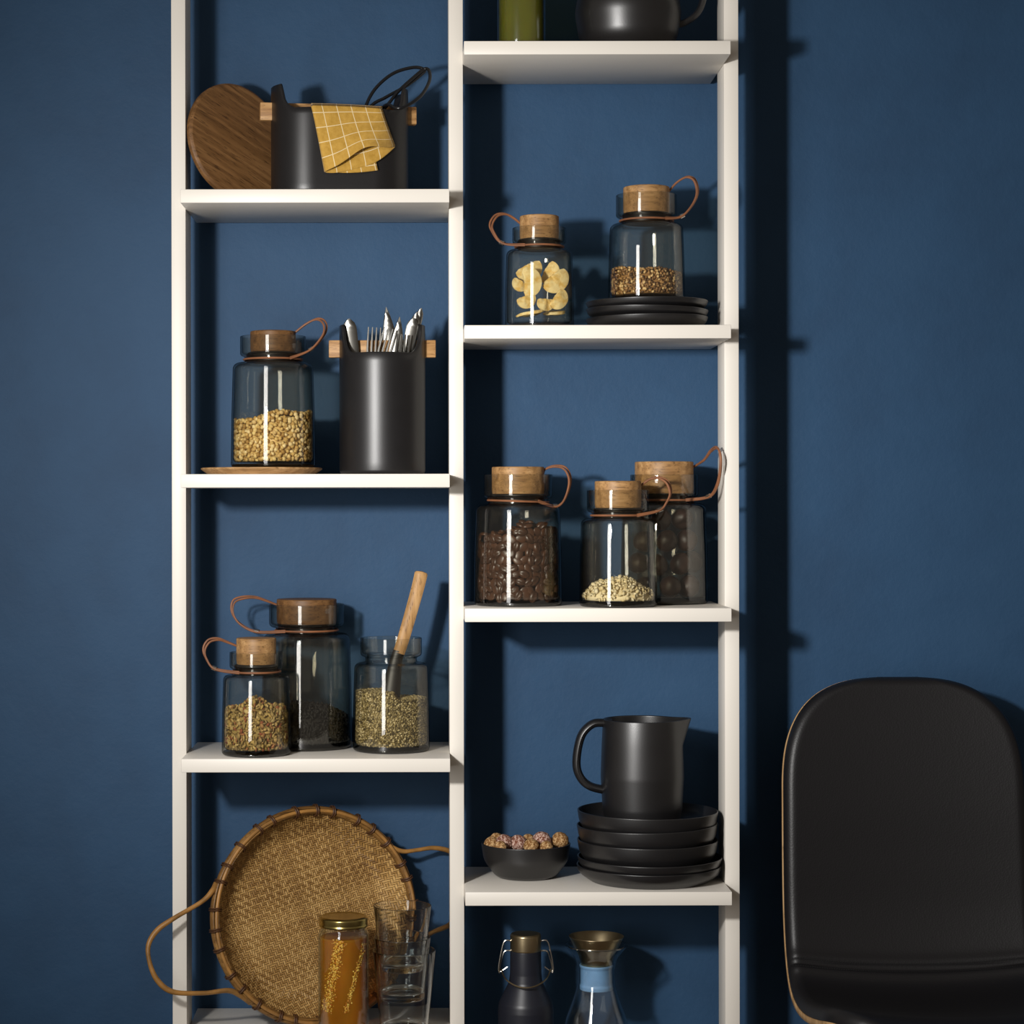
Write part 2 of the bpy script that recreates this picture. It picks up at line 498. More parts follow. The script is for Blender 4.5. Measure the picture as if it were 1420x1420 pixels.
# ------------------------------------------------------------------ jars
def jar(px, y, sz, Rb, H, zs, Rc, label, loop=None, Rs=0, top=0, seed=0, sdx=0.0, cork='oak', ringtilt=0.0, fwd=0.0):
    """Rb body radius, H rim height, zs shoulder height, Rc collar radius, Rs stopper radius, top stopper height (all mm)"""
    k = 0.001 * (1 + y / D)
    Rb, H, zs, Rc, Rs, top = (q * k for q in (Rb, H, zs, Rc, Rs, top))
    x = X(px, y)
    t = thing('storage_jar', label, 'jar', (x, y, sz + .0003), 0, 'smoked glass jars on the shelves')
    mm = 0.001
    Rn = Rb * 0.665
    zn = zs + 0.0085
    th = 0.0022
    outer = [(0, 0.0015), (Rb * 0.7, 0.0015, .002), (Rb * 0.78, 0, 0.002), (Rb, 0, 0.005), (Rb * 0.985, zs * 0.5, 0.3), (Rb * 0.95, zs, 0.019 * Rb / 0.058), (Rn, zs + 0.0008, 0.004),
             (Rn, zn, 0.004), (Rc, zn + 0.002, 0.0095), (Rc, H, 0.0012), (Rc - th, H, 0.0012)]
    inner = [(Rc - th, zn + 0.0045, 0.008), (Rn - th, zn + 0.003, 0.003), (Rn - th, zs - 0.001, 0.004), (Rb * 0.95 - th, zs - th, 0.017 * Rb / 0.058), (Rb * 0.985 - th, zs * 0.5, 0.3),
             (Rb - th - 0.0005, 0.0075, 0.006), (0, 0.0068)]
    B().add(*lathe(fillet(outer + inner, 6), 80)).obj('glass_body', M['smoke'], t)
    B().add(*lathe(fillet([(0, .0022), (Rb * .74, .0022), (Rb * .8, .0008, .001), (Rb - .0012, .0008, .004), (Rb - .0012, .0050, .002), (0, .0062)], 5), 64)).obj('thick_base', M['smokebase'], t)
    if Rs:
        st = B().add(*lathe(fillet([(0, zn + 0.006), (Rs - 0.001, zn + 0.006, .001), (Rs, zn + 0.012, .001), (Rs, top, 0.0018), (0, top)], 4), 56)).obj('stopper', M[cork], t, loc=(sdx * k, 0, 0))
        rs = Rn - th - 0.0012
        B().add(*lathe(fillet([(0, zn - 0.008), (rs, zn - 0.008, .002), (rs + .0006, zn - 0.004, .001), (rs - .0006, zn - 0.001, .001), (rs + .0006, zn + 0.002, .001), (min(rs + 0.002, Rs + .004), zn + 0.006, .002), (Rs - 0.0015, zn + 0.0075, .001), (0, zn + 0.0075)], 3), 48)).obj('seal_ring', M['seal'], st)
    if loop:
        b = B()
        rr = 0.0015
        zc_ = zn - 0.0035
        ring = [((Rn + 0.0016) * cos(a), (Rn + 0.0016) * sin(a), zc_ + ringtilt * cos(a) * k) for a in [2 * pi * i / 40 for i in range(40)]]
        b.add(*tube(ring, rr, 8, True))
        pts = [Vector(((q[0] - px) * k, 0, 0)) for q in loop]
        sgn = 1 if loop[len(loop) // 2][0] > px else -1
        for s2 in (-1, 1):
            L = []
            nl = len(loop)
            for i, (qx, qy) in enumerate(loop):
                f = i / (nl - 1)
                wide = sin(pi * min(1, f * 1.05))
                yy = -Rn * 0.62 * (1 - f) ** 1.5 - 0.004 * (1 - f) - fwd * wide
                kk = .001 * (1 + (y + yy) / D)
                yy += s2 * (0.0016 + 0.0032 * wide)
                lx = (qx - PX) * kk - x
                lz = ZC - (qy - PY) * kk - sz
                L.append((lx + s2 * 0.0016 * wide * sgn * (fwd == 0), yy, lz + s2 * 0.0014 * wide))
            # start on the neck, end in the side of the stopper
            a0 = -0.9 if sgn > 0 else pi + 0.9
            L[0] = ((Rn + 0.002) * cos(a0), (Rn + 0.002) * sin(a0) + s2 * .0008, zc_ + s2 * .001)
            L[-1] = (sdx * k + sgn * (Rs - 0.001), s2 * 0.001, L[-1][2])
            b.add(*tube(spline(L, 8), 0.0015, 8))
        cd = b.obj('leather_cord', M['cord'], t)
        c0 = Vector(L[1])
        d = (Vector(L[2]) - Vector(L[0])).normalized()
        q = [c0 + d * (u * 0.0035) + Vector((0, -0.002, 0)) for u in (-1, 1)]
        B().add(*tube(q, 0.0033, 12)).obj('clasp', M['steel'], cd)
    return t, x, Rb, zs

def z6(pts, ox, oy, f): return [(ox + f * a, oy + f * b) for a, b in pts]
f1 = 440 / 1420
zL2, zR2, zR3, zL3, zR4, zL4 = Zs(657), Zs(451), Zs(844), Zs(1052), Zs(1237.5), Zs(1447)

# oak tray under the first jar
def z3(p): return z6(p, 220, 400, f1)
def z4(p): return z6(p, 620, 220, f1)
def z5(p): return z6(p, 620, 600, f1)
def zz6(p): return z6(p, 220, 760, f1)

ytray = 0.1
ot = B().add(*lathe(fillet([(0, 0), (.076, 0, .002), (.0865, 0.0075, .002), (.087, 0.0092, .0012), (.0855, 0.0099, .001), (0, .0099)], 4), 72)).obj('oak_plate', M['oak'], loc=(X(363, ytray), ytray, zL2 + .0003))
tag(ot, 'thin round oak plate under the jar of yellow split peas', 'plate')

J1 = jar(379, 0.098, zL2 + 0.0101, 58.5, 182, 145, 45.5, 'smoked glass jar of yellow split peas standing on a thin oak plate',
         z3([(640, 297), (680, 275), (735, 215), (748, 175), (735, 145), (705, 138), (660, 160), (612, 197)]), 31.5, 189, cork='oakd')
J2 = jar(748.5, 0.075, zR2, 48, 140, 109, 37.2, 'smallest jar on second right shelf, smoked glass filled with dried apple slices',
         z4([(310, 392), (250, 380), (205, 325), (200, 290), (225, 255), (265, 250), (300, 268), (332, 292)]), 27.2, 156.5)
J3 = jar(897, 0.105, zR2 + 0.0416, 53, 147.5, 107, 42, 'smoked glass jar of brown grains standing on a stack of black plates',
         z4([(1000, 270), (1050, 262), (1100, 210), (1122, 155), (1110, 100), (1075, 85), (1030, 110), (970, 150)]), 32, 158.5)
J4 = jar(718.5, 0.098, zR3, 61, 181, 139, 47.5, 'smoked glass jar filled with dark roasted coffee beans',
         z5([(440, 318), (480, 332), (520, 310), (545, 250), (548, 200), (525, 160), (480, 152), (440, 165), (408, 180)]), 36.5, 191.5, ringtilt=-1.5)
J5 = jar(857, 0.058, zR3, 54, 161, 121, 42.8, 'smoked glass jar with a small heap of pale flakes in its bottom',
         z5([(905, 368), (950, 350), (985, 310), (1000, 270), (985, 225), (950, 205), (910, 210), (868, 240)]), 32.2, 173.5)
J6 = jar(921, 0.152, zR3, 60.5, 178, 138, 46.8, 'smoked glass jar of dark dried fruit behind the jar of pale flakes',
         z5([(1120, 302), (1170, 290), (1208, 240), (1224, 160), (1222, 95), (1206, 70), (1180, 85), (1150, 125), (1102, 158)]), 40.5, 196, fwd=.078)
J7 = jar(355, 0.054, zL3, 48, 142, 110, 36.8, 'small smoked glass jar of dried herb tea mix at the shelf front',
         zz6([(310, 560), (250, 540), (210, 490), (203, 450), (225, 415), (265, 407), (300, 418), (348, 438)]), 27.6, 161.5)
J8 = jar(425, 0.150, zL3, 63, 198, 157, 52, 'large smoked glass jar of black tea behind the herb tea jar',
         zz6([(510, 380), (440, 375), (365, 340), (330, 290), (335, 240), (375, 222), (430, 220), (480, 235), (525, 255)]), 41.5, 205, cork='oakd')
J9 = jar(542, 0.105, zL3, 53.5, 156, 121, 42.6, 'open smoked glass jar of green seeds without a stopper')

# ------------------------------------------------------------------ contents
def fill(name, J, sz, m, label, cat, hfun, size, asp, sub=1, flat=False, gap=1.0, z0=0.009, seed=1, jit=0.4, layers=1, size_var=0.2):
    """grains packed against the glass and over the top of the heap, round a solid heart of the same stuff"""
    rn = random.Random(seed)
    t, x, Rb, zs = J
    ri = Rb - 0.0032
    b = B()
    rc = ri - size * 2.0
    # heart
    nr, na = 8, 40
    vs, fs = [], []
    for ir in range(nr + 1):
        for ia in range(na):
            a = 2 * pi * ia / na; r = rc * max(ir, 0.02) / nr
            px_, py_ = r * cos(a), r * sin(a)
            vs.append((px_, py_, max(z0 + .0005, hfun(px_ / ri, py_ / ri) - size * 1.6)))
    for ir in range(nr):
        for ia in range(na):
            j = (ia + 1) % na
            fs.append((ir * na + ia, ir * na + j, (ir + 1) * na + j, (ir + 1) * na + ia))
    o = len(vs)
    for ia in range(na):
        a = 2 * pi * ia / na; vs.append((rc * cos(a), rc * sin(a), z0))
    for ia in range(na):
        j = (ia + 1) % na
        fs.append((nr * na + ia, nr * na + j, o + j, o + ia))
    fs.append(tuple(o + i for i in range(na)))
    b.add(vs, fs)
    V, F = ico(sub)
    def put(p, keepr=True):
        s = size * (1 + rn.uniform(-size_var, size_var))
        e = Euler((rn.uniform(0, 6.3), rn.uniform(0, 6.3), rn.uniform(0, 6.3))).to_matrix()
        sc = Vector((asp[0], asp[1], asp[2])) * s
        q = [e @ Vector((v.x * sc.x, v.y * sc.y, v.z * sc.z)) + p for v in V]
        if keepr:
            for w in q:
                rr = sqrt(w.x * w.x + w.y * w.y)
                lim = ri - max(0, .015 - w.z) * .45 - Rb * .030 * min(1, w.z / max(.01, zs * .5)) * (zs > 0) * .5
                if rr > lim: w.x *= lim / rr; w.y *= lim / rr
                if w.z < z0 - .001: w.z = z0 - .001
        b.add([tuple(w) for w in q], F)
    st = size * 1.55 * gap
    # against the wall of the jar
    n_a = int(2 * pi * ri / st)
    for i in range(n_a):
        a = 2 * pi * i / n_a
        hh = hfun(cos(a), sin(a)) * 1.0
        nz = max(0, int((hh - z0) / st))
        for kz in range(nz + 1):
            aa = a + rn.uniform(-jit, jit) * st / ri + (0.5 * st / ri if kz % 2 else 0)
            zz = z0 + size * 0.6 + kz * st + rn.uniform(-jit, jit) * st
            if zz > hfun(cos(aa), sin(aa)): continue
            r = ri - size * rn.uniform(0.8, 1.05)
            put(Vector((r * cos(aa), r * sin(aa), zz)))
    # over the top
    m_ = int(ri / st)
    for ix in range(-m_, m_ + 1):
        for iy in range(-m_, m_ + 1):
            qx = (ix + rn.uniform(-jit, jit)) * st; qy = (iy + rn.uniform(-jit, jit)) * st
            if qx * qx + qy * qy > (ri - size * .7) ** 2: continue
            zz = hfun(qx / ri, qy / ri)
            if zz < z0: continue
            put(Vector((qx, qy, zz + rn.uniform(-.4, .25) * size)))
    ob = b.obj(name, m, None, True, t.location, angle=None)
    tag(ob, label, cat, None, 'stuff')
    return ob

fill('split_peas', J1, 0, M['lentil'], 'yellow split peas filling the lower part of the jar on the oak plate', 'peas',
     lambda u, v: 0.074 + 0.008 * u + 0.003 * sin(5 * u + 1), 0.0037, (1, 1, .72), seed=3, gap=1.02)
fill('brown_grain', J3, 0, M['wheat'], 'brown roasted grain in the jar that stands on black plates', 'grain',
     lambda u, v: 0.043 - 0.003 * u + 0.0015 * sin(6 * u), 0.0027, (1, .8, .7), seed=4, gap=1.0)
fill('green_seed', J9, 0, M['hemp'], 'small green seeds in the open jar with the wooden spoon', 'seeds',
     lambda u, v: (0.084 - 0.001 * u if u < 0.05 else max(0.0745, 0.084 - 0.06 * (u - .05))), 0.00165, (1, .85, .85), seed=5, gap=1.02)
fill('herb_tea', J7, 0, M['muesli'], 'coarse dried herb and fruit tea mix in the small front jar', 'tea',
     lambda u, v: 0.058 + 0.019 * max(0, 1 - (u * u + v * v) * 1.0) + 0.004 * sin(7 * u + 2), 0.0029, (1.3, .9, .3), seed=6, size_var=.5)
fill('pale_flakes', J5, 0, M['flakes'], 'small heap of pale flakes in the bottom of the jar', 'flakes',
     lambda u, v: 0.011 + 0.029 * max(0, 1 - (u * u + v * v)) ** .8 + 0.002 * sin(8 * u), 0.0030, (1.25, .95, .16), seed=8, size_var=.4)
fill('black_tea', J8, 0, M['tea'], 'loose black tea in the bottom of the large rear jar', 'tea',
     lambda u, v: 0.046 + 0.018 * max(0, 1 - (u * u + v * v)) - .004 * u, 0.0034, (1.4, .5, .4), seed=9)

# coffee beans, one by one
def bean_mesh():
    V, F = ico(3)
    vs = []
    for v in V:
        x, y, z = v.x * 1.35, v.y * 0.98, v.z * 0.72
        if v.z < 0: z *= 0.45
        else:
            g = math.exp(-((v.y + .08 * sin(v.x * 3)) / 0.13) ** 2) * (1 - v.x * v.x * .8)
            z -= 0.34 * g
        vs.append((x * .0062, y * .0062, z * .0062))
    return B().add(vs, F)
t4, x4, R4, _ = J4
rn = random.Random(12)
first = None
ri = R4 - 0.0034
def hb(u): return 0.104 + 0.008 * sin(2.4 * u + .6)
spots = []
stp = 0.0112
for row in range(10):
    z = 0.0142 + row * 0.0101
    na = int(pi * ri / stp)
    for i in range(na + 1):
        a = pi + (i + (0.5 if row % 2 else 0)) * pi / na + rn.uniform(-.05, .05)
        if a > 2 * pi + .05: continue
        zz = z + rn.uniform(-.0018, .0018)
        if zz > hb(cos(a)): continue
        spots.append((a, ri - 0.0052 - rn.uniform(0, .001), zz, True))
for row in range(5):
    for i in range(int(6 + row * 0)):
        a = pi + (i + .5 + rn.uniform(-.2, .2)) * pi / 6
        rr = ri * (0.86 - row * 0.14)
        spots.append((a, rr, hb(cos(a)) + 0.004 + rn.uniform(-.002, .002), False))
for a, r_, z, wallside in spots:
    if first is None:
        o = bean_mesh().obj('coffee_bean', M['bean'], None, True, angle=None); first = o
    else:
        o = first.copy(); COL.objects.link(o)
    o.location = t4.location + Vector((r_ * cos(a), r_ * sin(a), z))
    if wallside:
        out = Vector((cos(a), sin(a), rn.uniform(-.25, .25))) * (1 if rn.random() < .6 else -1)
        q = out.to_track_quat('Z', 'Y').to_matrix() @ Matrix.Rotation(rn.uniform(0, 6.3), 3, 'Z')
        o.rotation_euler = q.to_euler()
    else:
        o.rotation_euler = (rn.uniform(-.6, .6), rn.uniform(-.6, .6), rn.uniform(0, 6.3))
    s = rn.uniform(.88, 1.08); o.scale = (s, s, s)
    tag(o, 'single dark roasted coffee bean in the jar of coffee beans', 'coffee bean', 'coffee beans in the jar')
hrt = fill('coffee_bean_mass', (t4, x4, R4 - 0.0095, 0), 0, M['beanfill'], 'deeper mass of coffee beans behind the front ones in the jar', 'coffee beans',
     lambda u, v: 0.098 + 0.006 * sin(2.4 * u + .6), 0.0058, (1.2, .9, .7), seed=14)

# dark dried fruit in the rear jar
t6, x6, R6, _ = J6
fr = B()
V, F = ico(3)
fr.add([tuple(Vector((v.x, v.y * .95, v.z * .9)) * 0.0165 * (1 + .09 * noise.noise(v * 1.8))) for v in V], F)
plum0 = None
for i, (dx, dy, dz) in enumerate([(-30, -18, 24), (5, -34, 25), (34, -14, 25), (20, -30, 58), (-14, -34, 57), (-38, -2, 58), (40, 4, 60), (30, -22, 92), (0, -36, 91), (-30, -16, 90), (24, -14, 122), (-8, -24, 122)]):
    if plum0 is None: o = plum0 = fr.obj('dried_plum', M['plum'], None, True, angle=None)
    else: o = plum0.copy(); COL.objects.link(o)
    o.location = t6.location + Vector((dx, dy, dz)) * .001
    o.rotation_euler = (i * 1.3, i * .7, i * 2.1)
    tag(o, 'dark round dried fruit in the rear jar', 'dried fruit', 'dark dried fruit in the rear jar')

# dried apple slices
t2, x2, R2, _ = J2
def slice_obj(label, px, py, dy, size, rot, bend=.25, ang=2.4, asp=1.0):
    """crescent shaped slice, thick at the skin side"""
    n_a, n_r = 22, 6
    vs, fs = [], []
    k = .001 * (1 + .075 / D)
    for side in (1, -1):
        for ir in range(n_r + 1):
            for ia in range(n_a + 1):
                a = -ang / 2 + ang * ia / n_a
                f = ir / n_r
                inn = .10 + .10 * (1 - abs(a) / (ang / 2))
                r = (inn + (1 - inn) * f) * size
                taper = (1 - (abs(a) / (ang / 2)) ** 2.2)
                r0 = .58 * size
                r = r0 + (r - r0) * (0.25 + .75 * taper)
                th = .0036 * (.35 + .65 * taper) * (0.55 + .45 * sin(pi * min(1, .15 + f * .85)))
                wob = .0016 * noise.noise(Vector((a * 2, f * 2, size * 999)))
                vs.append((r * cos(a) - r0, r * sin(a) * asp, side * th + bend * ((r * sin(a)) ** 2) * 10 + wob))
    w = n_a + 1; o = (n_r + 1) * w
    for ir in range(n_r):
        for ia in range(n_a):
            q = (ir * w + ia, ir * w + ia + 1, (ir + 1) * w + ia + 1, (ir + 1) * w + ia)
            fs.append(q); fs.append(tuple(o + i for i in reversed(q)))
    for ir in range(n_r):
        fs.append((ir * w, (ir + 1) * w, o + (ir + 1) * w, o + ir * w)); a = n_a
        fs.append((ir * w + a, o + ir * w + a, o + (ir + 1) * w + a, (ir + 1) * w + a))
    for ia in range(n_a):
        fs.append((ia, o + ia, o + ia + 1, ia + 1)); q = n_r * w
        fs.append((q + ia, q + ia + 1, o + q + ia + 1, o + q + ia))
    ob = B().add(vs, fs).obj('apple_slice', M['apple'], None, True, W(px, py, .075 + dy), angle=60)
    ob.rotation_euler = rot
    tag(ob, label, 'dried fruit', 'dried apple slices in the small jar')
R90 = pi / 2
# rot: X rotation stands the slice up facing the camera
slice_obj('large upright dried apple slice at the front of its jar', 739, 391, -.020, .0305, (R90, -.1, .15), .1, 2.6, 1.0)
slice_obj('tall dried apple slice leaning to the right in the jar', 773, 392, -.006, .032, (R90, .9, .2), .15, 2.3)
slice_obj('dried apple slice lying across the top of the heap, centre', 765, 380, .008, .027, (R90, .5, -.25), .2, 2.2)
slice_obj('small dried apple slice at the left side, pointing left', 720, 396, .0, .019, (R90, 2.2, .1), .2, 2.2)
slice_obj('dried apple slice low on the left, tilted', 731, 419, -.024, .022, (R90, 1.3, .3), .2, 2.3)
slice_obj('dried apple slice low in the middle behind the front ones', 757, 423, -.020, .021, (R90 * .8, 1.6, .2), .2, 2.4)
slice_obj('broad dried apple slice low on the right side', 777, 417, -.016, .024, (R90, .6, .3), .2, 2.4)
slice_obj('dried apple slice standing at the back near the jar top', 736, 378, .014, .030, (R90, 1.1, .0), .1, 2.3)
slice_obj('long dried apple slice lying flat on the jar bottom, left end', 736, 435, -.014, .034, (.18, 0, -R90), .1, 2.1)
slice_obj('second flat dried apple slice on the jar bottom, right end', 770, 434.5, .012, .026, (.1, .1, -1.2), .1, 2.2)

# ------------------------------------------------------------------ wooden spoon in the open jar
sp = thing('serving_spoon', 'wooden handled spoon with black neck standing in the open seed jar', 'spoon', W(541, 985, .105))
def L(px, py, y, root): return W(px, py, y) - root.location
pts = [L(584.5, 792, .125, sp), L(580, 812, .122, sp), L(571, 845, .117, sp), L(559, 886, .111, sp), L(552.5, 906, .108, sp)]
B().add(*tube(spline(pts, 8), lambda t: .0098 * (sqrt(max(.02, 1 - (1 - min(1, t / .07)) ** 2)) if t < .07 else 1 - .12 * t), 14, flat=(.55, 1), up=(0, 1, 0))).obj('handle', M['handle'], sp)
pts = [L(553, 903, .108, sp), L(549, 916, .107, sp), L(545, 940, .105, sp), L(541, 975, .1, sp), L(539, 1000, .098, sp)]
B().add(*tube(spline(pts, 6), lambda t: .0088 if t < .2 else .0088 + .009 * (t - .2), 14, flat=(.5, 1), up=(0, 1, 0))).obj('spoon_bowl', M['seal'], sp)

# ------------------------------------------------------------------ stoneware with raised ears (crock and box)
def eared(outline, htop, hdip_x, th, ht_fun, rbot=0.006):
    """outline(a, inset) -> (x, y); ht_fun(x) -> rim height"""
    n = 144
    vs, fs = [], []
    rows = []
    def ring(inset, zf):
        r = []
        for i in range(n):
            a = 2 * pi * i / n
            x, y = outline(a, inset)
            xo, _ = outline(a, 0)
            r.append(len(vs)); vs.append((x, y, zf(ht_fun(xo))))
        rows.append(r)
    ring(rbot, lambda h: 0)
    for k in range(1, 5):
        q = k / 4 * pi / 2
        ring(rbot * (1 - sin(q)), lambda h, q=q: rbot * (1 - cos(q)))
    for k in range(1, 15):
        f = k / 15
        ring(0, lambda h, f=f: rbot + (h - .002 - rbot) * f)
    for k in range(1, 8):
        q = k / 8 * pi
        ring(th / 2 * (1 - cos(q)), lambda h, q=q: h - .002 + .002 * sin(q))
    for k in range(1, 15):
        f = 1 - k / 15
        ring(th, lambda h, f=f: .006 + (h - .002 - .006) * f)
    for a, b in zip(rows, rows[1:]):
        for i in range(n):
            j = (i + 1) % n
            fs.append((a[i], a[j], b[j], b[i]))
    fs.append(tuple(reversed(rows[0]))); fs.append(tuple(rows[-1]))
    return vs, fs

def earfun(half, ear, flat, hd, ht):
    """rim height: ear flat on the outer `flat` mm, sweeping down to the dip over the next `ear`"""
    def f(x):
        d = half - abs(x)
        if d <= flat: return ht
        t = min(1, (d - flat) / ear)
        return hd + (ht - hd) * (1 - t ** .42) ** 1.5 if t < 1 else hd
    return f

# tall crock
yc = 0.095; kc = 1 + yc / D
crock = thing('utensil_crock', 'tall black stoneware crock with oak rod handle, holding cutlery', 'pot', (X(530.5, yc), yc, zL2 + .0003))
RC = .0595 * kc
def circ(a, inset): return ((RC - inset) * cos(a), (RC - inset) * sin(a))
B().add(*eared(circ, .203, 0, .005, earfun(RC, .014, .0055, .1665 * kc, .2065 * kc))).obj('body', M['stonebox'], crock, angle=None)
B().add(*box(-.074 * kc, .074 * kc, -.006, .006, .162 * kc, .186 * kc, .0012)).obj('rod_handle', M['rod'], crock)

# oval box
yb = 0.095; kb = 1 + yb / D
HX, HY = .0985, .056
boxr = thing('tool_box', 'oval black stoneware box with oak rod handle on upper left shelf', 'box', (X(472, yb), yb, Zs(262) + .0003), radians(10))
def stad(a, inset):
    h, r = HX - HY, HY - inset
    # even arc length around a stadium
    P = 4 * h + 2 * pi * HY; s = (a / (2 * pi)) * P
    if s < pi * HY / 2: q = s / HY; return (h + r * cos(q), r * sin(q))
    s -= pi * HY / 2
    if s < 2 * h: return (h - s, r)
    s -= 2 * h
    if s < pi * HY: q = pi / 2 + s / HY; return (-h + r * cos(q), r * sin(q))
    s -= pi * HY
    if s < 2 * h: return (-h + s, -r)
    s -= 2 * h
    q = 1.5 * pi + s / HY
    return (h + r * cos(q), r * sin(q))
B().add(*eared(stad, .15, 0, .005, earfun(HX, .017, .011, .1165 * kb, .151 * kb))).obj('body', M['stonebox'], boxr, angle=None)
B().add(*box(-.1145, .1105, -.007, .007, .1045 * kb, .129 * kb, .0012)).obj('rod_handle', M['rod'], boxr)

# ------------------------------------------------------------------ checked towel over the front of the box
def towel():
    n_u, n_v = 64, 40
    k0 = 620.0
    def P(zx, zy): return (220 + f1 * zx, f1 * zy)
    rz = radians(10); ca, sa = cos(rz), sin(rz)
    cx, cy = boxr.location.x, boxr.location.y
    def yfront(x):          # front surface of the oval box at world x
        h = HX - HY; ly = -HY
        for _ in range(4):
            lx = (x - cx + ly * sa) / ca
            ly = -HY if abs(lx) < h else -sqrt(max(0, HY ** 2 - (abs(lx) - h) ** 2))
        return cy + (lx * sa) + ly * ca
    vs, uvs, fs = [], [], []
    def lerp(a, b, t): return a + (b - a) * t
    # section of the folded roll: u 0..1 runs front left -> front right -> back right -> back left (flattened tube open below)
    def section(u, v):
        if u < .5: t = u / .5; front = True
        else: t = (1 - u) / .5; front = False
        return t, front
    def side_l(v): return P(lerp(685, 745, v ** .9), lerp(470, 768, v))
    def side_r(v): return P(lerp(1003, 1060, min(1, v * 1.05) ** 1.1), lerp(486, 655, v))
    rows = []
    for iv in range(n_v + 1):
        v = iv / n_v
        row = []
        for iu in range(n_u):
            u = iu / n_u
            t, front = section(u, v)
            a = side_l(v); b = side_r(v)
            tt = t
            px = lerp(a[0], b[0], tt); py = lerp(a[1], b[1], tt)
            bow = sin(pi * tt)
            if front: py += v ** 2 * bow * (-10.0 + 3.5 * sin(tt * 6.0 + .5)) + v * 1.2 * sin(tt * 9)
            else: py += v ** 2 * bow * (15.0 - 3 * sin(tt * 5.0)) + v * 1.0 * sin(tt * 7 + 1)
            py -= 2.2 * bow * (1 - v) * .4
            thick = .0022 + .012 * v ** 1.3 * (bow ** .7)
            x0 = X(px, .03)
            base = yfront(x0) - .0035
            yy = base - (thick + .004 * v * (1 + sin(tt * 8.5 + 2.0 * v)) * .6 * bow if front else 0.0) - .004 * v
            p = W(px, py, yy)
            vs.append(tuple(p)); row.append(len(vs) - 1)
            uvs.append((t * .1 + .006 + (.1 if not front else 0), v * .09 + .011))
        rows.append(row)
    for a, b in zip(rows, rows[1:]):
        for i in range(n_u):
            j = (i + 1) % n_u
            fs.append((a[i], a[j], b[j], b[i]))
    # over the rim and down inside
    top = rows[0]
    half = n_u // 2
    prev = top[:half + 1]
    prevb = [top[0]] + [top[n_u - i] for i in range(1, half + 1)]
    for (dy, dz) in ((.003, .0028), (.008, .0040), (.0135, .002), (.0158, -.005), (.0162, -.03)):
        cur = []
        for i in range(half + 1):
            s = vs[top[i]]
            vs.append((s[0] + .001 * dy, s[1] + dy, s[2] + dz)); cur.append(len(vs) - 1)
            uvs.append((i / half * .1 + .006, .011 - dy - abs(dz) * .5))
        for i in range(half): fs.append((prev[i], prev[i + 1], cur[i + 1], cur[i]))
        prev = cur
    # the inner tail of the fold, hanging a little lower
    tail = []
    for iv in range(13):
        v = iv / 12; row = []
        for iu in range(25):
            t = iu / 24
            a = P(lerp(752, 765, v), lerp(690, 770, v)); b = P(lerp(960, 984, v), lerp(660, 762 if True else 0, v))
            px = lerp(a[0], b[0], t); py = lerp(a[1], b[1], t) + 2.0 * v * sin(pi * t) + (-5 * v * (t > .9) * 0)
            x0 = X(px, .03)
            yy = yfront(x0) - .0062 + .0016 * sin(6 * t + 1) * v
            vs.append(tuple(W(px, py, yy))); row.append(len(vs) - 1); uvs.append((.2 + t * .07, v * .03 + .06))
        tail.append(row)
    for a, b in zip(tail, tail[1:]):
        for i in range(24): fs.append((a[i], a[i + 1], b[i + 1], b[i]))
    me = bpy.data.meshes.new('kitchen_towel'); me.from_pydata(vs, [], fs)
    ul = me.uv_layers.new(name='UVMap')
    for lp in me.loops: ul.data[lp.index].uv = uvs[lp.vertex_index]
    me.polygons.foreach_set('use_smooth', [True] * len(me.polygons))
    me.materials.append(M['towel'])
    o = bpy.data.objects.new('kitchen_towel', me); COL.objects.link(o)
    so = o.modifiers.new('thickness', 'SOLIDIFY'); so.thickness = .0011; so.offset = 0
    return tag(o, 'folded mustard checked kitchen towel hanging over the black box rim', 'towel')
towel()

# ------------------------------------------------------------------ whisk standing in the box
wh = thing('whisk', 'black wire whisk sticking out of the oval stoneware box', 'whisk', W(500, 205, .1))
def zb(p): return (220 + f1 * p[0], f1 * p[1])
def wire(pts, ys, r=.0024):
    q = [L(*zb(p), y, wh) for p, y in zip(pts, ys)]
    B().add(*tube(spline(q, 8), r, 10)).obj('wire_loop', M['wire'], wh)
hx = (905, 600)
wire([hx, (925, 490), (970, 400), (1050, 330), (1140, 302), (1190, 310), (1182, 330), (1110, 385), (1020, 435), (950, 480), hx], [.085, .084, .092, .1, .104, .106, .106, .104, .098, .085, .085])
wire([hx, (1012, 487), (1075, 410), (1140, 350), (1195, 308), (1216, 325), (1212, 370), (1175, 430), (1112, 474), (1065, 484), (1020, 470), (960, 540), hx], [.085, .084, .092, .098, .102, .094, .080, .060, .048, .047, .066, .082, .085])
q = [L(*zb(p), .085, wh) for p in ((905, 600), (870, 690), (830, 780))]
B().add(*tube(spline(q, 5), lambda t: .007 + .002 * t, 14)).obj('handle', M['wire'], wh)

# ------------------------------------------------------------------ round oak board leaning behind the box
bn = Vector((.657, -.74, .14)).normalized()
cen = W(329.5, 186, .126)
RBd = .0862
bd = B().add(*lathe(fillet([(0, -.006), (RBd - .003, -.006, .002), (RBd, -.003, .002), (RBd, .003, .002), (RBd - .004, .006, .001), (0, .006)], 3), 96)).obj('cutting_board', M['oakd'], None, True, cen)
bd.rotation_euler = (bn.to_track_quat('Z', 'Y').to_matrix() @ Matrix.Rotation(radians(-25), 3, 'Z')).to_euler()
# rest it on the shelf
bpy.context.view_layer.update()
lowest = min((bd.matrix_world @ v.co).z for v in bd.data.vertices)
bd.location.z += Zs(262) - lowest + .0003
tag(bd, 'round dark oak board leaning beside the oval stoneware box', 'cutting board')

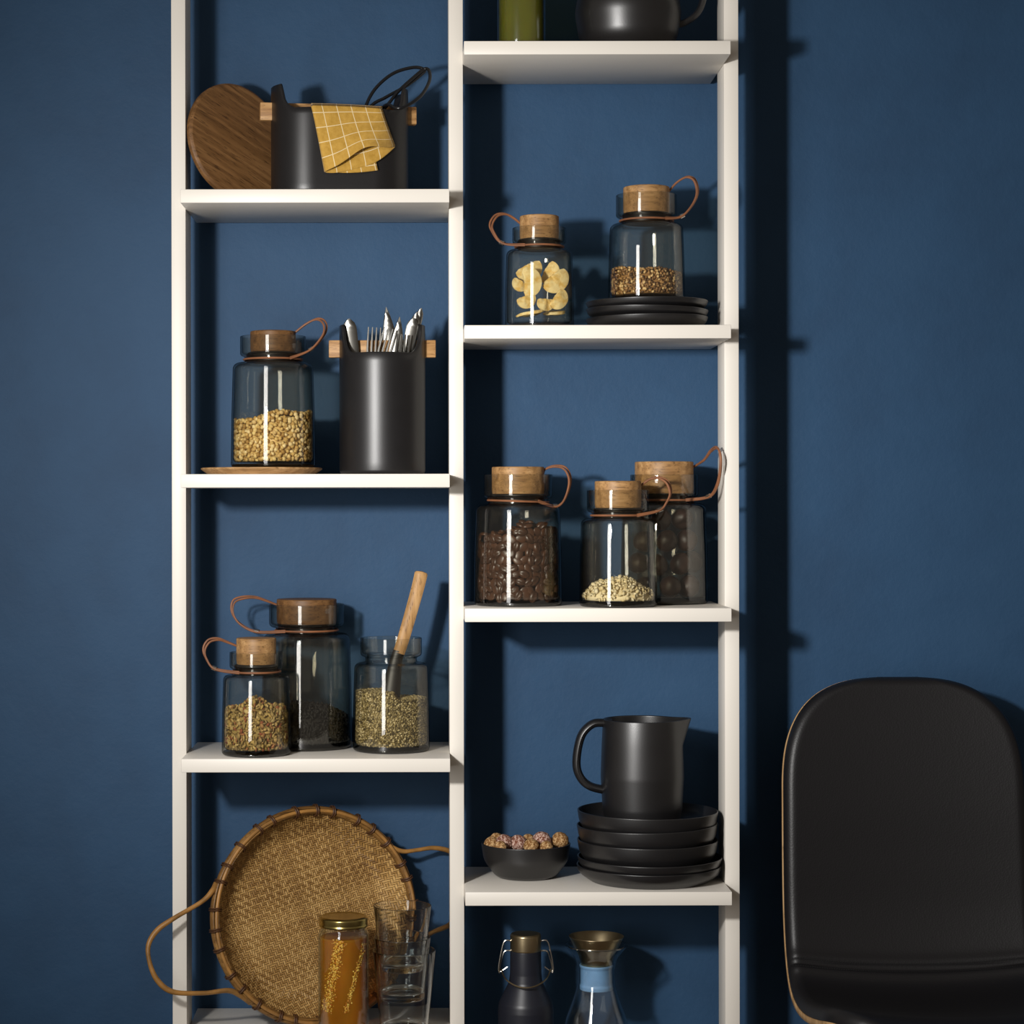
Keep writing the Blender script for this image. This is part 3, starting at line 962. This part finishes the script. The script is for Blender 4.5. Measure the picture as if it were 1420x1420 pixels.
# ------------------------------------------------------------------ cutlery in the crock
cx, cy, cz = crock.location
def flatware(name, label, tip, low, ytip, ylow, prof, th=.0014, tines=0):
    """flat tapered piece from low (inside the crock) to tip; prof(t) = half width along it"""
    a = W(*low, ylow); b = W(*tip, ytip)
    t = thing(name, label, name.split('_')[-1], a)
    ax = (b - a); Ln = ax.length; ax.normalize()
    side = ax.cross(Vector((0, -1, 0))).normalized(); nrm = side.cross(ax).normalized()
    n = 26; bb = B()
    def strip(t0, t1, off, wf, bendf=None):
        vs, fs = [], []
        for i in range(n + 1):
            q = t0 + (t1 - t0) * i / n
            w = wf(q)
            c = ax * (Ln * q) + side * (off(q) if callable(off) else off) + nrm * (bendf(q) if bendf else 0)
            for sx, sy in ((-1, -.35), (-.7, -1), (.7, -1), (1, -.35), (1, .35), (.7, 1), (-.7, 1), (-1, .35)):
                vs.append(tuple(c + side * (w * sx) + nrm * (th * sy)))
        for i in range(n):
            for j in range(8):
                k = (j + 1) % 8
                fs.append((i * 8 + j, i * 8 + k, (i + 1) * 8 + k, (i + 1) * 8 + j))
        fs.append(tuple(range(7, -1, -1))); fs.append(tuple(n * 8 + j for j in range(8)))
        bb.add(vs, fs)
    bend = lambda q: .006 * max(0, q - .55) ** 2 * 4
    if tines:
        sp_ = .0058
        strip(0, .66, 0, prof, bend)
        for k in range(4):
            o = (k - 1.5) * sp_
            strip(.62, 1, (lambda q, o=o: o * min(1, .7 + (q - .62) * 2)), (lambda q: .0021 * (1 - .55 * (q - .62) / .38)), bend)
    else:
        strip(0, 1, 0, prof, bend)
    bb.obj('tines' if tines else ('handle' if 'spoon' in name else 'blade'), M['cutlery'], t)
    return t
def rnd(w, base=.0035, start=.25):       # handle widening to a round end
    def f(t):
        if t < start: return base
        q = (t - start) / (1 - start)
        ww = base + (w - base) * min(1, q * 1.6)
        e = (t - .9) / .1
        return ww * (sqrt(max(.03, 1 - e * e)) if e > 0 else 1)
    return f
def knife(w, start=.5):
    def f(t):
        if t < start: return .006
        q = (t - start) / (1 - start)
        return w * (1 - max(0, q - .35) ** 2 / .43) + .0004
    return f
flatware('table_spoon', 'steel handle with broad round end at the left rim of crock', z3([(853, 136)])[0], (500, 600), .082, .085, rnd(.0098))
flatware('table_knife', 'steel knife blade pointing up left, rearmost in the crock', z3([(1020, 86)])[0], (555, 590), .112, .1, knife(.0095))
flatware('table_knife', 'steel knife blade pointing up right, in front of the rear knife', z3([(1080, 128)])[0], (538, 595), .080, .084, knife(.0095))
flatware('table_spoon', 'large steel handle with round end at the right of crock', z3([(1144, 132)])[0], (546, 600), .080, .09, rnd(.0088))
flatware('table_spoon', 'steel handle rising highest at the right of the crock', z3([(1177, 90)])[0], (536, 600), .112, .110, rnd(.0060))
flatware('table_spoon', 'steel handle just behind the large right one', z3([(1158, 108)])[0], (546, 600), .086, .086, rnd(.0062))
flatware('dinner_fork', 'steel fork with upright tines, leftmost in the crock', z3([(968, 176)])[0], (512, 590), .086, .080, lambda t: .0035 + .006 * max(0, t - .45), tines=4)
flatware('dinner_fork', 'steel fork leaning right in the middle of crock', z3([(1040, 180)])[0], (505, 590), .078, .082, lambda t: .0035 + .006 * max(0, t - .45), tines=4)
flatware('dinner_fork', 'steel fork lying lower, short tines between knife and spoon', z3([(1098, 205)])[0], (549, 590), .073, .088, lambda t: .0035 + .006 * max(0, t - .45), tines=4)

# ------------------------------------------------------------------ plates, bowls, jug
def dish(name, label, cat, x, y, z, Rr, Rf, h, rim=.0035, group=None, tilt=(0, 0)):
    p = fillet([(0, 0), (Rf, 0, .004), (Rr - .003, h * .5, .03), (Rr, h, .001), (Rr - rim * .6, h + .0006, .001), (Rr - rim - .002, h * .55, .025), (Rf - .002, .0045, .01), (0, .0045)], 5)
    o = B().add(*lathe(p, 96)).obj(name, M['stone'], None, True, (x, y, z), angle=50)
    o.rotation_euler = (tilt[0], tilt[1], 0)
    return tag(o, label, cat, group)
yp = .104; xp = X(897.5, yp)
for i, lb in enumerate(['black stoneware plate, lowest of three under the grain jar', 'black stoneware plate, middle of three under the grain jar', 'black stoneware plate, topmost of three under the grain jar']):
    dish('side_plate', lb, 'plate', xp, yp, zR2 + .0014 + i * .0120, .0875, .070 - .001 * i, .0162 if i < 2 else .0158, group='black plates on the second right shelf', tilt=(0, (-.012, .02, -.006)[i]))

ys = .1; xs = X(899, ys)
zz = zR4 + .0003
dish('dinner_plate', 'wide black stoneware plate at the bottom of the dish stack', 'plate', xs, ys, zz, .1035, .084, .0222, group='black dish stack')
dish('dinner_plate', 'wide black stoneware plate under the three bowls in the stack', 'plate', xs + .001, ys - .001, zz + .0105, .1035, .082, .0236, group='black dish stack')
for (lb, tl, bz, hh) in [('black stoneware bowl, lowest of three below the jug', (0, .0), .0185, .040), ('black stoneware bowl, middle of three below the jug', (.0, -.018), .0405, .040), ('black stoneware bowl, uppermost, with the jug standing in it', (0, .006), .0607, .0390)]:
    dish('stoneware_bowl', lb, 'bowl', xs - .002, ys, zz + bz, .1005, .080, hh, group='black dish stack', tilt=tl)

def jug(name, label, px, y, z, prof, spout, hpts, hr, k, mat='stone', flip=1, spout_len=.0145, cat='jug'):
    t = thing(name, label, cat, (X(px, y), y, z))
    vs, fs = lathe(fillet(prof, 6), 96)
    top = max(v[2] for v in vs)
    nv = []
    for (x, yy, zz_) in vs:
        r = sqrt(x * x + yy * yy)
        if spout and r > .01:
            a = atan2(yy, x * spout)
            w = math.exp(-(a / .36) ** 2)
            hgt = max(0, (zz_ - (top - .04)) / .04)
            f = 1 + w * (hgt ** 2 * (1 - .25 * hgt ** 6)) * 1.3 * spout_len / r
            x, yy = x * f, yy * f
            zz_ += w * hgt ** 6 * .0015
        nv.append((x, yy, zz_))
    B().add(nv, fs).obj('body', M[mat], t, angle=60)
    if hpts:
        q = [W(a, b, y) - t.location for a, b in hpts]
        B().add(*tube(spline(q, 8), hr, 14, flat=(1.35, .8), up=(0, 1, 0))).obj('handle', M[mat], t)
    return t
kj = (1 + .1 / D) * .001
zj = zz + .0605 + .0075
hj = .1620
jug('water_jug', 'black stoneware jug with handle standing in the top bowl', 890, ys, zj,
    [(0, 0), (.051, 0, .006), (.0570, .035, .05), (.0595, .080, .08), (.0580, .125, .06), (.0560, hj, .001), (.0525, hj, .0015), (.0545, .125, .06), (.056, .080, .08), (.0540, .035, .05), (.048, .006, .006), (0, .005)],
    1, z6([(735, 140), (700, 138), (650, 143), (605, 185), (583, 255), (578, 335), (600, 390), (640, 422), (700, 438)], 620, 960, f1), .0076, kj)

# large pot at the very top, cut by the frame
zt = Zs(57) + .0003
jug('black_pot', 'large black stoneware pot with side handle on topmost right shelf', 872, .1, zt,
    [(0, 0), (.052, 0, .014), (.070, .022, .035), (.0765, .060, .05), (.068, .105, .06), (.052, .135, .02), (.052, .142, .001), (.048, .142, .001), (.048, .134, .02), (.064, .105, .06), (.0725, .06, .05), (.066, .024, .03), (.05, .006, .01), (0, .005)],
    0, z6([(1020, 112), (1060, 105), (1110, 75), (1140, 30), (1152, -30), (1140, -95), (1090, -130), (985, -150)], 620, 0, f1), .0062, kj, cat='pot')

# oil bottle beside it
yo = .095; ko = .001 * (1 + yo / D)
ob_ = thing('oil_bottle', 'clear glass bottle of olive oil on topmost right shelf', 'bottle', (X(724, yo), yo, zt))
ro = 33.5 * ko
B().add(*lathe(fillet([(0, 0), (ro, 0, .003), (ro, .16, .012), (.014, .185, .012), (.014, .23, .001), (.012, .23, .001), (.012, .185, .012), (ro - .0018, .158, .012), (ro - .0018, .006, .003), (0, .005)], 5), 64)).obj('glass_body', M['clearthin'], ob_)
oo = B().add(*lathe(fillet([(0, .0056), (ro - .0025, .0066, .002), (ro - .0025, .14, .001), (0, .14)], 4), 64)).obj('olive_oil', M['oil'], None, True, ob_.location)
tag(oo, 'yellow green olive oil inside the bottle on topmost shelf', 'oil', None, 'stuff')

# ------------------------------------------------------------------ small bowl with balls
yq = .128; xq = X(728.5, yq)
kq = 1 + yq / D
p = fillet([(0, 0), (.040, 0, .004), (.046, .004, .01), (.0610, .024, .03), (.0645, .0485, .001), (.0622, .0490, .001), (.0585, .024, .03), (.043, .0075, .01), (0, .0065)], 6)
sb = B().add(*lathe(p, 96)).obj('snack_bowl', M['stone'], None, True, (xq, yq, zR4 + .0003), angle=50)
tag(sb, 'small black stoneware bowl of snack balls at the shelf front', 'bowl')
def balls():
    V, F = ico(4)
    spec = [('reddish dusted snack ball, middle right and largest', 750.5, 1167, 12.0, 'ball', -.006), ('brown crumbed snack ball at far right of the bowl', 776, 1166, 10.5, 'ballgold', .0),
            ('pinkish dusted snack ball in the middle of the bowl', 718, 1169.5, 10.5, 'ball', -.010), ('pale dusted snack ball left of the middle one', 698.5, 1169, 10.5, 'ball', -.012),
            ('brown snack ball at the upper left of bowl', 688, 1165, 9.0, 'ballgold', .012), ('golden crumbed snack ball at the far left of the bowl', 681, 1171, 9.5, 'ballgold', -.004),
            ('golden snack ball low in front, right of the middle', 736, 1173.5, 9.5, 'ballgold', -.03), ('small golden snack ball behind the middle ones', 732, 1166, 8.5, 'ballgold', .018),
            ('small golden snack ball low between the two right ones', 757, 1175, 8.0, 'ballgold', -.032), ('small crumbed snack ball low in front on the left', 693, 1175, 8.0, 'ballgold', -.036)]
    for i, (lb, px, py, r, m, dy) in enumerate(spec):
        r = 1.12 * r * .001 * (1 + (yq + dy) / D)
        vs = [tuple(v * r * (1 + .07 * noise.noise(v * 2.6 + Vector((i * 3.1, 0, 0))) + .03 * noise.noise(v * 9 + Vector((i, 5, 0))))) for v in V]
        o = B().add(vs, F).obj('snack_ball', M[m], None, True, W(px, py, yq + dy), angle=None)
        tag(o, lb, 'snack', 'snack balls in the black bowl')
    # lower layer that carries the visible ones
balls()

# ------------------------------------------------------------------ winnowing basket
ay, at = radians(22), radians(9)
Bm = Matrix.Rotation(ay, 3, 'Z') @ Matrix.Rotation(-at, 3, 'X')       # local -Y faces out of the dish
bc = W(436.5, 1272.5, .108) + Vector((0, 0, .0033))
bas = bpy.data.objects.new('winnowing_basket', None); COL.objects.link(bas)
bas.location = bc; bas.rotation_euler = Bm.to_euler()
tag(bas, 'large round woven bamboo basket tray leaning upright with rattan handles', 'basket')
RB_ = .1515
def dishprof(n=72):
    prof = fillet([(0, .030), (.118, .030, .03), (RB_ - .004, -.003, .0), (RB_ - .0015, -.002, 0), (.120, .0325, .03), (0, .0325)], 8)
    vs, fs = lathe(prof, 128)
    return [(x, z, y) for x, y, z in vs], fs
B().add(*dishprof()).obj('woven_dish', M['weave'], bas, angle=60)
ring = [(RB_ * cos(2 * pi * i / 120), 0, RB_ * sin(2 * pi * i / 120)) for i in range(120)]
rm = B()
vs, fs = [], []
def hoop(r0, y0, a, b, wob):
    vs, fs = [], []
    n, m = 140, 12
    for i in range(n):
        th = 2 * pi * i / n
        rr = r0 + wob * sin(th * 5 + r0 * 900)
        for k in range(m):
            q = 2 * pi * k / m
            vs.append(((rr + a * cos(q)) * cos(th), y0 + b * sin(q), (rr + a * cos(q)) * sin(th)))
    for i in range(n):
        j = (i + 1) % n
        for k in range(m):
            l = (k + 1) % m
            fs.append((i * m + k, i * m + l, j * m + l, j * m + k))
    return vs, fs
B().add(*hoop(RB_ - .0050, -.002, .0030, .0062, .0004)).obj('inner_hoop', M['bamboo'], bas)
B().add(*hoop(RB_ + .0012, .001, .0034, .0066, .0005)).obj('outer_hoop', M['bamboo'], bas)
B().add(*hoop(RB_ - .0018, -.0075, .0026, .0022, .0005)).obj('top_splint', M['rattan'], bas)
tie0 = None
for i in range(30):
    th = 2 * pi * (i + .3) / 30 + .03 * sin(i * 2.3)
    q = [(RB_ - .0018 + .0085 * cos(a), -.001 + .0108 * sin(a)) for a in [2 * pi * k / 16 for k in range(16)]]
    b = B()
    for off in (-.0014, .0014):
        b.add(*tube([(r, y, off + .0006 * sin(k)) for k, (r, y) in enumerate(q)], .0011, 6, True))
    if tie0 is None:
        tie0 = o = b.obj('binding', M['tie'], bas)
    else:
        o = tie0.copy(); COL.objects.link(o); o.parent = bas
    o.rotation_euler = (0, -th, 0)
bpy.context.view_layer.update()
low_ = min((c.matrix_world @ v.co).z for c in bas.children for v in c.data.vertices)
n_ = Bm @ Vector((0, -1, 0))
fz = 480 / 1420
def bl(zx, zy, off=0.0):
    return Bm.transposed() @ (on_plane(180 + fz * zx, 1090 + fz * zy, bc + n_ * off, n_) - bc)
hl = [bl(352, 395, -.004), bl(335, 430, .003), bl(290, 475, .004), bl(180, 540, .003), bl(110, 590, .0), bl(74, 650, 0), bl(78, 720, 0), bl(110, 795, 0), bl(175, 843, .002), bl(300, 848, .004), bl(400, 838, .005), bl(450, 858, .003), bl(490, 890, -.004)]
B().add(*tube(spline(hl, 10), lambda t: .0036 + .0004 * sin(t * 23), 12)).obj('handle', M['rattan'], bas)
hr_ = [bl(1045, 215, -.004), bl(1072, 250, .002), bl(1120, 268, .003), bl(1180, 262, .0), bl(1245, 254, -.002), bl(1310, 268, -.004), bl(1330, 300, -.006), bl(1336, 400, -.006), bl(1330, 520, -.006), bl(1310, 568, -.006), bl(1240, 600, -.003), bl(1180, 640, .0), bl(1150, 690, -.004)]
B().add(*tube(spline(hr_, 10), lambda t: .0034 + .0004 * sin(t * 19), 12)).obj('handle', M['rattan'], bas)

# ------------------------------------------------------------------ honey jar
yh = .048; kh = .001 * (1 + yh / D)
hz = zL4 + .0003
hj_ = thing('honey_jar', 'honey jar with gold lid in front of the bamboo basket', 'jar', (X(475.3, yh), yh, hz))
ztop = ZC - (1290 - PY) * kh - hz
rh = 35.2 * kh
rn_ = 31.5 * kh
B().add(*lathe(fillet([(0, 0), (rh, 0, .005), (rh, ztop - .004, .006), (rn_, ztop + .003, .003), (rn_, ztop + .013, .001), (rn_ - .002, ztop + .013, .001), (rn_ - .002, ztop + .002, .003), (rh - .002, ztop - .006, .006), (rh - .002, .006, .004), (0, .005)], 5), 80)).obj('glass_body', M['clearthin'], hj_)
zl = ztop + .0065
rl = 34.3 * kh
B().add(*lathe(fillet([(rl - .0015, zl), (rl, zl, .0008), (rl + .0004, zl + .002, .001), (rl - .0004, zl + .004, .001), (rl, zl + .012, .0025), (rl - .004, zl + .0145, .002), (rl - .007, zl + .0132, .002), (0, zl + .0135)], 4), 80)).obj('lid', M['goldlid'], hj_)
ho = B().add(*lathe(fillet([(0, .0056), (rh - .0026, .0066, .003), (rh - .0026, ztop - .008, .002), (0, ztop - .008)], 5), 64)).obj('honey', M['honey'], None, True, hj_.location)
tag(ho, 'amber honey filling the jar with the gold lid', 'honey', None, 'stuff')
rn = random.Random(5)
def comb(label, pA, pB, wid, n, ydep):
    """slanting piece of comb: a wax slab studded with bubbles"""
    b = B()
    A = Vector(pA); C = Vector(pB); ax = C - A; sd = ax.cross(Vector((0, 1, 0))).normalized()
    V, F = ico(1)
    for i in range(n):
        t = rn.random(); s = rn.gauss(0, .38)
        s = max(-1, min(1, s))
        c = A + ax * t + sd * (s * wid) + Vector((0, rn.uniform(-.5, .5) * ydep, 0))
        rr = rh - .0026 - rn.random() ** 2 * ydep
        c.x = max(-rr * .97, min(rr * .97, c.x))
        c.y = -sqrt(rr * rr - c.x * c.x)
        r = rn.uniform(.0006, .0016)
        b.add([tuple(c + v * r) for v in V], F)
    o = b.obj('honeycomb_piece', M['comb'], None, True, hj_.location, angle=None)
    tag(o, label, 'honeycomb', None, 'stuff')
def hp(zx, zy, dy):
    p = W(420 + zx * .155, 1230 + zy * .155, yh + dy) - hj_.location
    return tuple(p)
comb('broad bubbly honeycomb strip slanting on the left inside the honey', hp(195, 1120, -.0285), hp(330, 480, -.0325), .0105, 900, .0012)
comb('narrow bubbly honeycomb strip slanting on the right inside the honey', hp(375, 1130, -.0325), hp(540, 510, -.0205), .0045, 380, .0010)

# ------------------------------------------------------------------ tumblers
yt = .058; kt = .001 * (1 + yt / D)
def tumbler(label, px, ptop, pbot, rt, rb, base=.010, yaw=0):
    zt_, zb_ = ZC - (ptop - PY) * kt, ZC - (pbot - PY) * kt
    rt, rb = rt * kt, rb * kt
    h = zt_ - zb_; w = .0019
    def r(z): return rb + (rt - rb) * z / h
    o = B().add(*lathe(fillet([(0, .001), (rb - .006, .001, .001), (rb - .003, 0, .001), (rb, .0008, .0025), (r(h * .5), h * .5, 0), (rt, h, .0009), (rt - w, h, .0009), (r(h * .5) - w, h * .5, 0), (r(base) - w - .0005, base, .004), (0, base - .0015)], 5), 80)).obj('drinking_glass', M['clear'], None, True, (X(px, yt), yt, zb_), angle=35)
    return tag(o, label, 'glass', 'stacked drinking glasses')
tumbler('bottom drinking glass of the stack beside the honey jar', 559.5, 1317, 1432.4, 43.8, 33.0)
tumbler('middle drinking glass of the stack beside the honey jar', 557, 1299, 1385, 39.6, 30.2)
tumbler('top drinking glass of the stack beside the honey jar', 557, 1255, 1345, 40.4, 30.0)

# ------------------------------------------------------------------ flask and carafe on the lowest right shelf
zR5 = Zs(1631) + .0003
yf = .1; kf = .001 * (1 + yf / D)
def zq(p): return [(640 + a * 280 / 1420, 1240 + b * 280 / 1420) for a, b in p]
fl = thing('vacuum_flask', 'dark blue flask with brass cap and wire bail under the right shelves', 'bottle', (X(728, yf), yf, zR5))
def fz_(py): return ZC - (py - PY) * kf - zR5
B().add(*lathe(fillet([(0, 0), (.0395, 0, .004), (.0398, fz_(1400), .018), (.0385, fz_(1390), .02), (.0242, fz_(1362), .012), (.0226, fz_(1350), .02), (.0222, fz_(1318), .001), (0, fz_(1318))], 8), 80)).obj('body', M['flask'], fl)
B().add(*lathe(fillet([(0, fz_(1318)), (.0218, fz_(1318), .0005), (.0222, fz_(1317), .0005), (.0222, fz_(1297), .002), (.0205, fz_(1294.5), .001), (0, fz_(1294.5))], 4), 64)).obj('cap', M['brass'], fl)
def fp(p, y): return [W(a, b, y) - fl.location for a, b in zq(p)]
for sgn in (-1, 1):
    b = B()
    def mir(p): return [(448 + sgn * (448 - a) * -1 if sgn > 0 else a, b_) for a, b_ in p]
    def SP(pts): return [((a if sgn < 0 else 896 - a), c) for a, c in pts]
    b.add(*tube(spline(fp(SP([(345, 330), (298, 332), (272, 420), (256, 520), (262, 555)]), yf - .002), 8), .0011, 8))
    b.add(*tube(spline(fp(SP([(345, 400), (300, 402), (276, 460), (262, 530), (270, 545), (318, 512)]), yf + .002), 8), .0011, 8))
    b.obj('wire_bail', M['steel'], fl)
b = B()
cpt = [(274, 530), (300, 590), (345, 630), (400, 654), (448, 660), (496, 654), (551, 630), (596, 590), (622, 530)]
q = []
for (a, c) in cpt:
    dx = (a - 448) / 174
    q.append(W(*zq([(a, c)])[0], yf - .036 * sqrt(max(0, 1 - dx * dx))) - fl.location)
b.add(*tube(spline(q, 8), .0011, 8)).obj('bail_loop', M['brass'], fl)

yv = .1
cf = thing('water_carafe', 'clear glass carafe with light blue neck band and brass funnel stopper', 'carafe', (X(826, yv), yv, zR5))
def prof_c():
    P = [(0, 0), (.047, 0, .004), (.0475, fz_(1450), .05), (.0445, fz_(1415), .04), (.034, fz_(1388), .04), (.0268, fz_(1365), .03), (.0262, fz_(1345), .03), (.0300, fz_(1330), .03), (.0450, fz_(1311), .0008)]
    t_ = .0018
    I = [(r - t_, z + (.0006 if i == 0 else 0), 0.03) for i, (r, z, *_) in enumerate(reversed(P[2:]))]
    return fillet(P + I + [(.045, .006, .004), (0, .005)], 7)
B().add(*lathe(prof_c(), 80)).obj('glass_body', M['clearthin'], cf)
lipq = [(.0441 * cos(2 * pi * i / 72), .0441 * sin(2 * pi * i / 72), fz_(1310.6)) for i in range(72)]
B().add(*tube(lipq, .0012, 8, True)).obj('rim', M['lip'], cf)
fun = B().add(*lathe(fillet([(.021, fz_(1350)), (.0215, fz_(1338), .01), (.0255, fz_(1325), .02), (.0395, fz_(1298.5), .0005), (.0390, fz_(1298), .0005), (.0245, fz_(1325), .02), (.0200, fz_(1338), .01), (.0195, fz_(1350))], 6), 72, closed=True)).obj('funnel_stopper', M['brass'], cf)
B().add(*lathe(fillet([(.0200, fz_(1372)), (.0236, fz_(1372), .001), (.0240, fz_(1367), .001), (.0228, fz_(1364), .001), (.0228, fz_(1343), .001), (.0242, fz_(1340), .001), (.0244, fz_(1337.5), .001), (.0220, fz_(1337.5), .001), (.0200, fz_(1345))], 4), 64, closed=True)).obj('neck_band', M['sleeve'], fun)

# ------------------------------------------------------------------ chair
def chair():
    cxx, hw = .690, .1755
    t = thing('shell_chair', 'black leather upholstered shell chair with wooden edge at the right', 'chair', (cxx, -.05, 0))
    prof = [(-.33, .455), (-.30, .470), (-.264, .474), (-.18, .458), (-.09, .444), (-.02, .442), (.03, .455), (.062, .490), (.080, .545), (.090, .62), (.098, .70), (.110, .79), (.120, .845), (.127, .882)]
    C = spline([(0, a, b) for a, b in prof], 8)
    lens = [0]
    for a, b in zip(C, C[1:]): lens.append(lens[-1] + (b - a).length)
    Lt = lens[-1]
    def at(s):
        s = max(0, min(1, s)) * Lt
        for i in range(len(lens) - 1):
            if lens[i + 1] >= s:
                f = (s - lens[i]) / max(1e-9, lens[i + 1] - lens[i])
                p = C[i].lerp(C[i + 1], f)
                tg = (C[min(i + 2, len(C) - 1)] - C[max(i - 1, 0)]).normalized()
                return p, tg
        return C[-1], (C[-1] - C[-2]).normalized()
    def halfw(s):
        d1 = (1 - s) * Lt; d0 = s * Lt
        w = hw
        cr = .165
        # upper body narrows gently, then a big rounded top
        z_up = max(0, (s - .55) / .45)
        w -= .006 * z_up ** 2
        if d1 < cr:
            q = 1 - d1 / cr
            w *= max(0, 1 - q ** 2.6) ** (1 / 3.0)
        if d0 < .13:
            q = 1 - d0 / .13
            w *= max(0, 1 - q ** 2.5) ** (1 / 2.5)
        return w
    NS, NU = 260, 64
    def surf(scale_w, off_fun, s0=0.0, s1=1.0):
        vs = []
        for i in range(NS + 1):
            # denser towards the ends
            q = .5 - .5 * cos(pi * i / NS)
            s = s0 + (s1 - s0) * q
            p, tg = at(s)
            nrm = Vector((0, -tg.z, tg.y))
            nrm.normalize()
            w = max(.03, halfw(s) + scale_w)
            dl = .002
            dw = (halfw(min(1, s + dl)) - halfw(max(0, s - dl))) / (2 * dl * Lt)
            cs = 1 / sqrt(1 + dw * dw)
            for j in range(NU + 1):
                u = sin(pi / 2 * (2 * j / NU - 1))
                edge = min((1 - abs(u)) * w * cs, s * Lt + .0, (1 - s) * Lt + .0)
                dish_ = .016 * (1 - (u * w / hw) ** 2)
                o = off_fun(edge, s, u)
                pos = p + nrm * (o - dish_)
                vs.append((pos.x + u * w, pos.y + .05, pos.z))
        return vs
    def close(front, back):
        n = len(front); fs = []; w = NU + 1
        for i in range(NS):
            for j in range(NU):
                q = (i * w + j, i * w + j + 1, (i + 1) * w + j + 1, (i + 1) * w + j)
                fs.append(q); fs.append(tuple(n + k for k in reversed(q)))
        for i in range(NS):
            fs.append((i * w, (i + 1) * w, n + (i + 1) * w, n + i * w))
            fs.append((i * w + NU, n + i * w + NU, n + (i + 1) * w + NU, (i + 1) * w + NU))
        for j in range(NU):
            fs.append((j, n + j, n + j + 1, j + 1))
            k = NS * w
            fs.append((k + j, k + j + 1, n + k + j + 1, n + k + j))
        return front + back, fs
    s_c = min((i / 400 for i in range(100, 360)), key=lambda q: abs(at(q)[0].z - .474) + (1 if at(q)[0].y < .02 else 0))
    def crease_s(u): return s_c + .006 * u * u
    def padoff(e, s, u):
        r = .016
        h = .019 * (sqrt(max(0, 1 - (1 - min(1, e / r)) ** 2)))
        ds = (s - crease_s(u)) * Lt
        h -= .0060 * math.exp(-(ds / .0040) ** 2)
        h += .002 * math.exp(-(abs(ds) - .011) ** 2 / .00006)
        return h
    B().add(*close(surf(-.0006, padoff), surf(-.0006, lambda e, s, u: -.0005))).obj('upholstery', M['leather'], t, angle=None)
    B().add(*close(surf(.0003, lambda e, s, u: -.0008), surf(.0003, lambda e, s, u: -.0095))).obj('shell', M['ply'], t, angle=50)
    # stitches either side of the crease
    for off in (-.0065, .0065):
        b = B()
        for j in range(100):
            u = -.965 + 1.93 * j / 99
            s = crease_s(u) + off / Lt
            p, tg = at(s); nrm = Vector((0, -tg.z, tg.y)).normalized()
            o_ = padoff((1 - abs(u)) * hw, s, u) + .0001 - .016 * (1 - u * u)
            c = p + nrm * o_ + Vector((u * halfw(s), .05, 0))
            b.add(*tube([c - Vector((.0011, 0, 0)), c + Vector((.0011, 0, 0))], .0004, 5))
        b.obj('stitching', M['thread'], t)
    for sx, sy in ((-1, -1), (1, -1), (-1, 1), (1, 1)):
        top = Vector((sx * .10, -.11 + sy * .09, .436 if sy < 0 else .424)); bot = Vector((sx * .19, -.11 + sy * .2, 0))
        B().add(*tube([bot, bot.lerp(top, .5), top], .010, 14)).obj('leg', M['wire'], t)
chair()
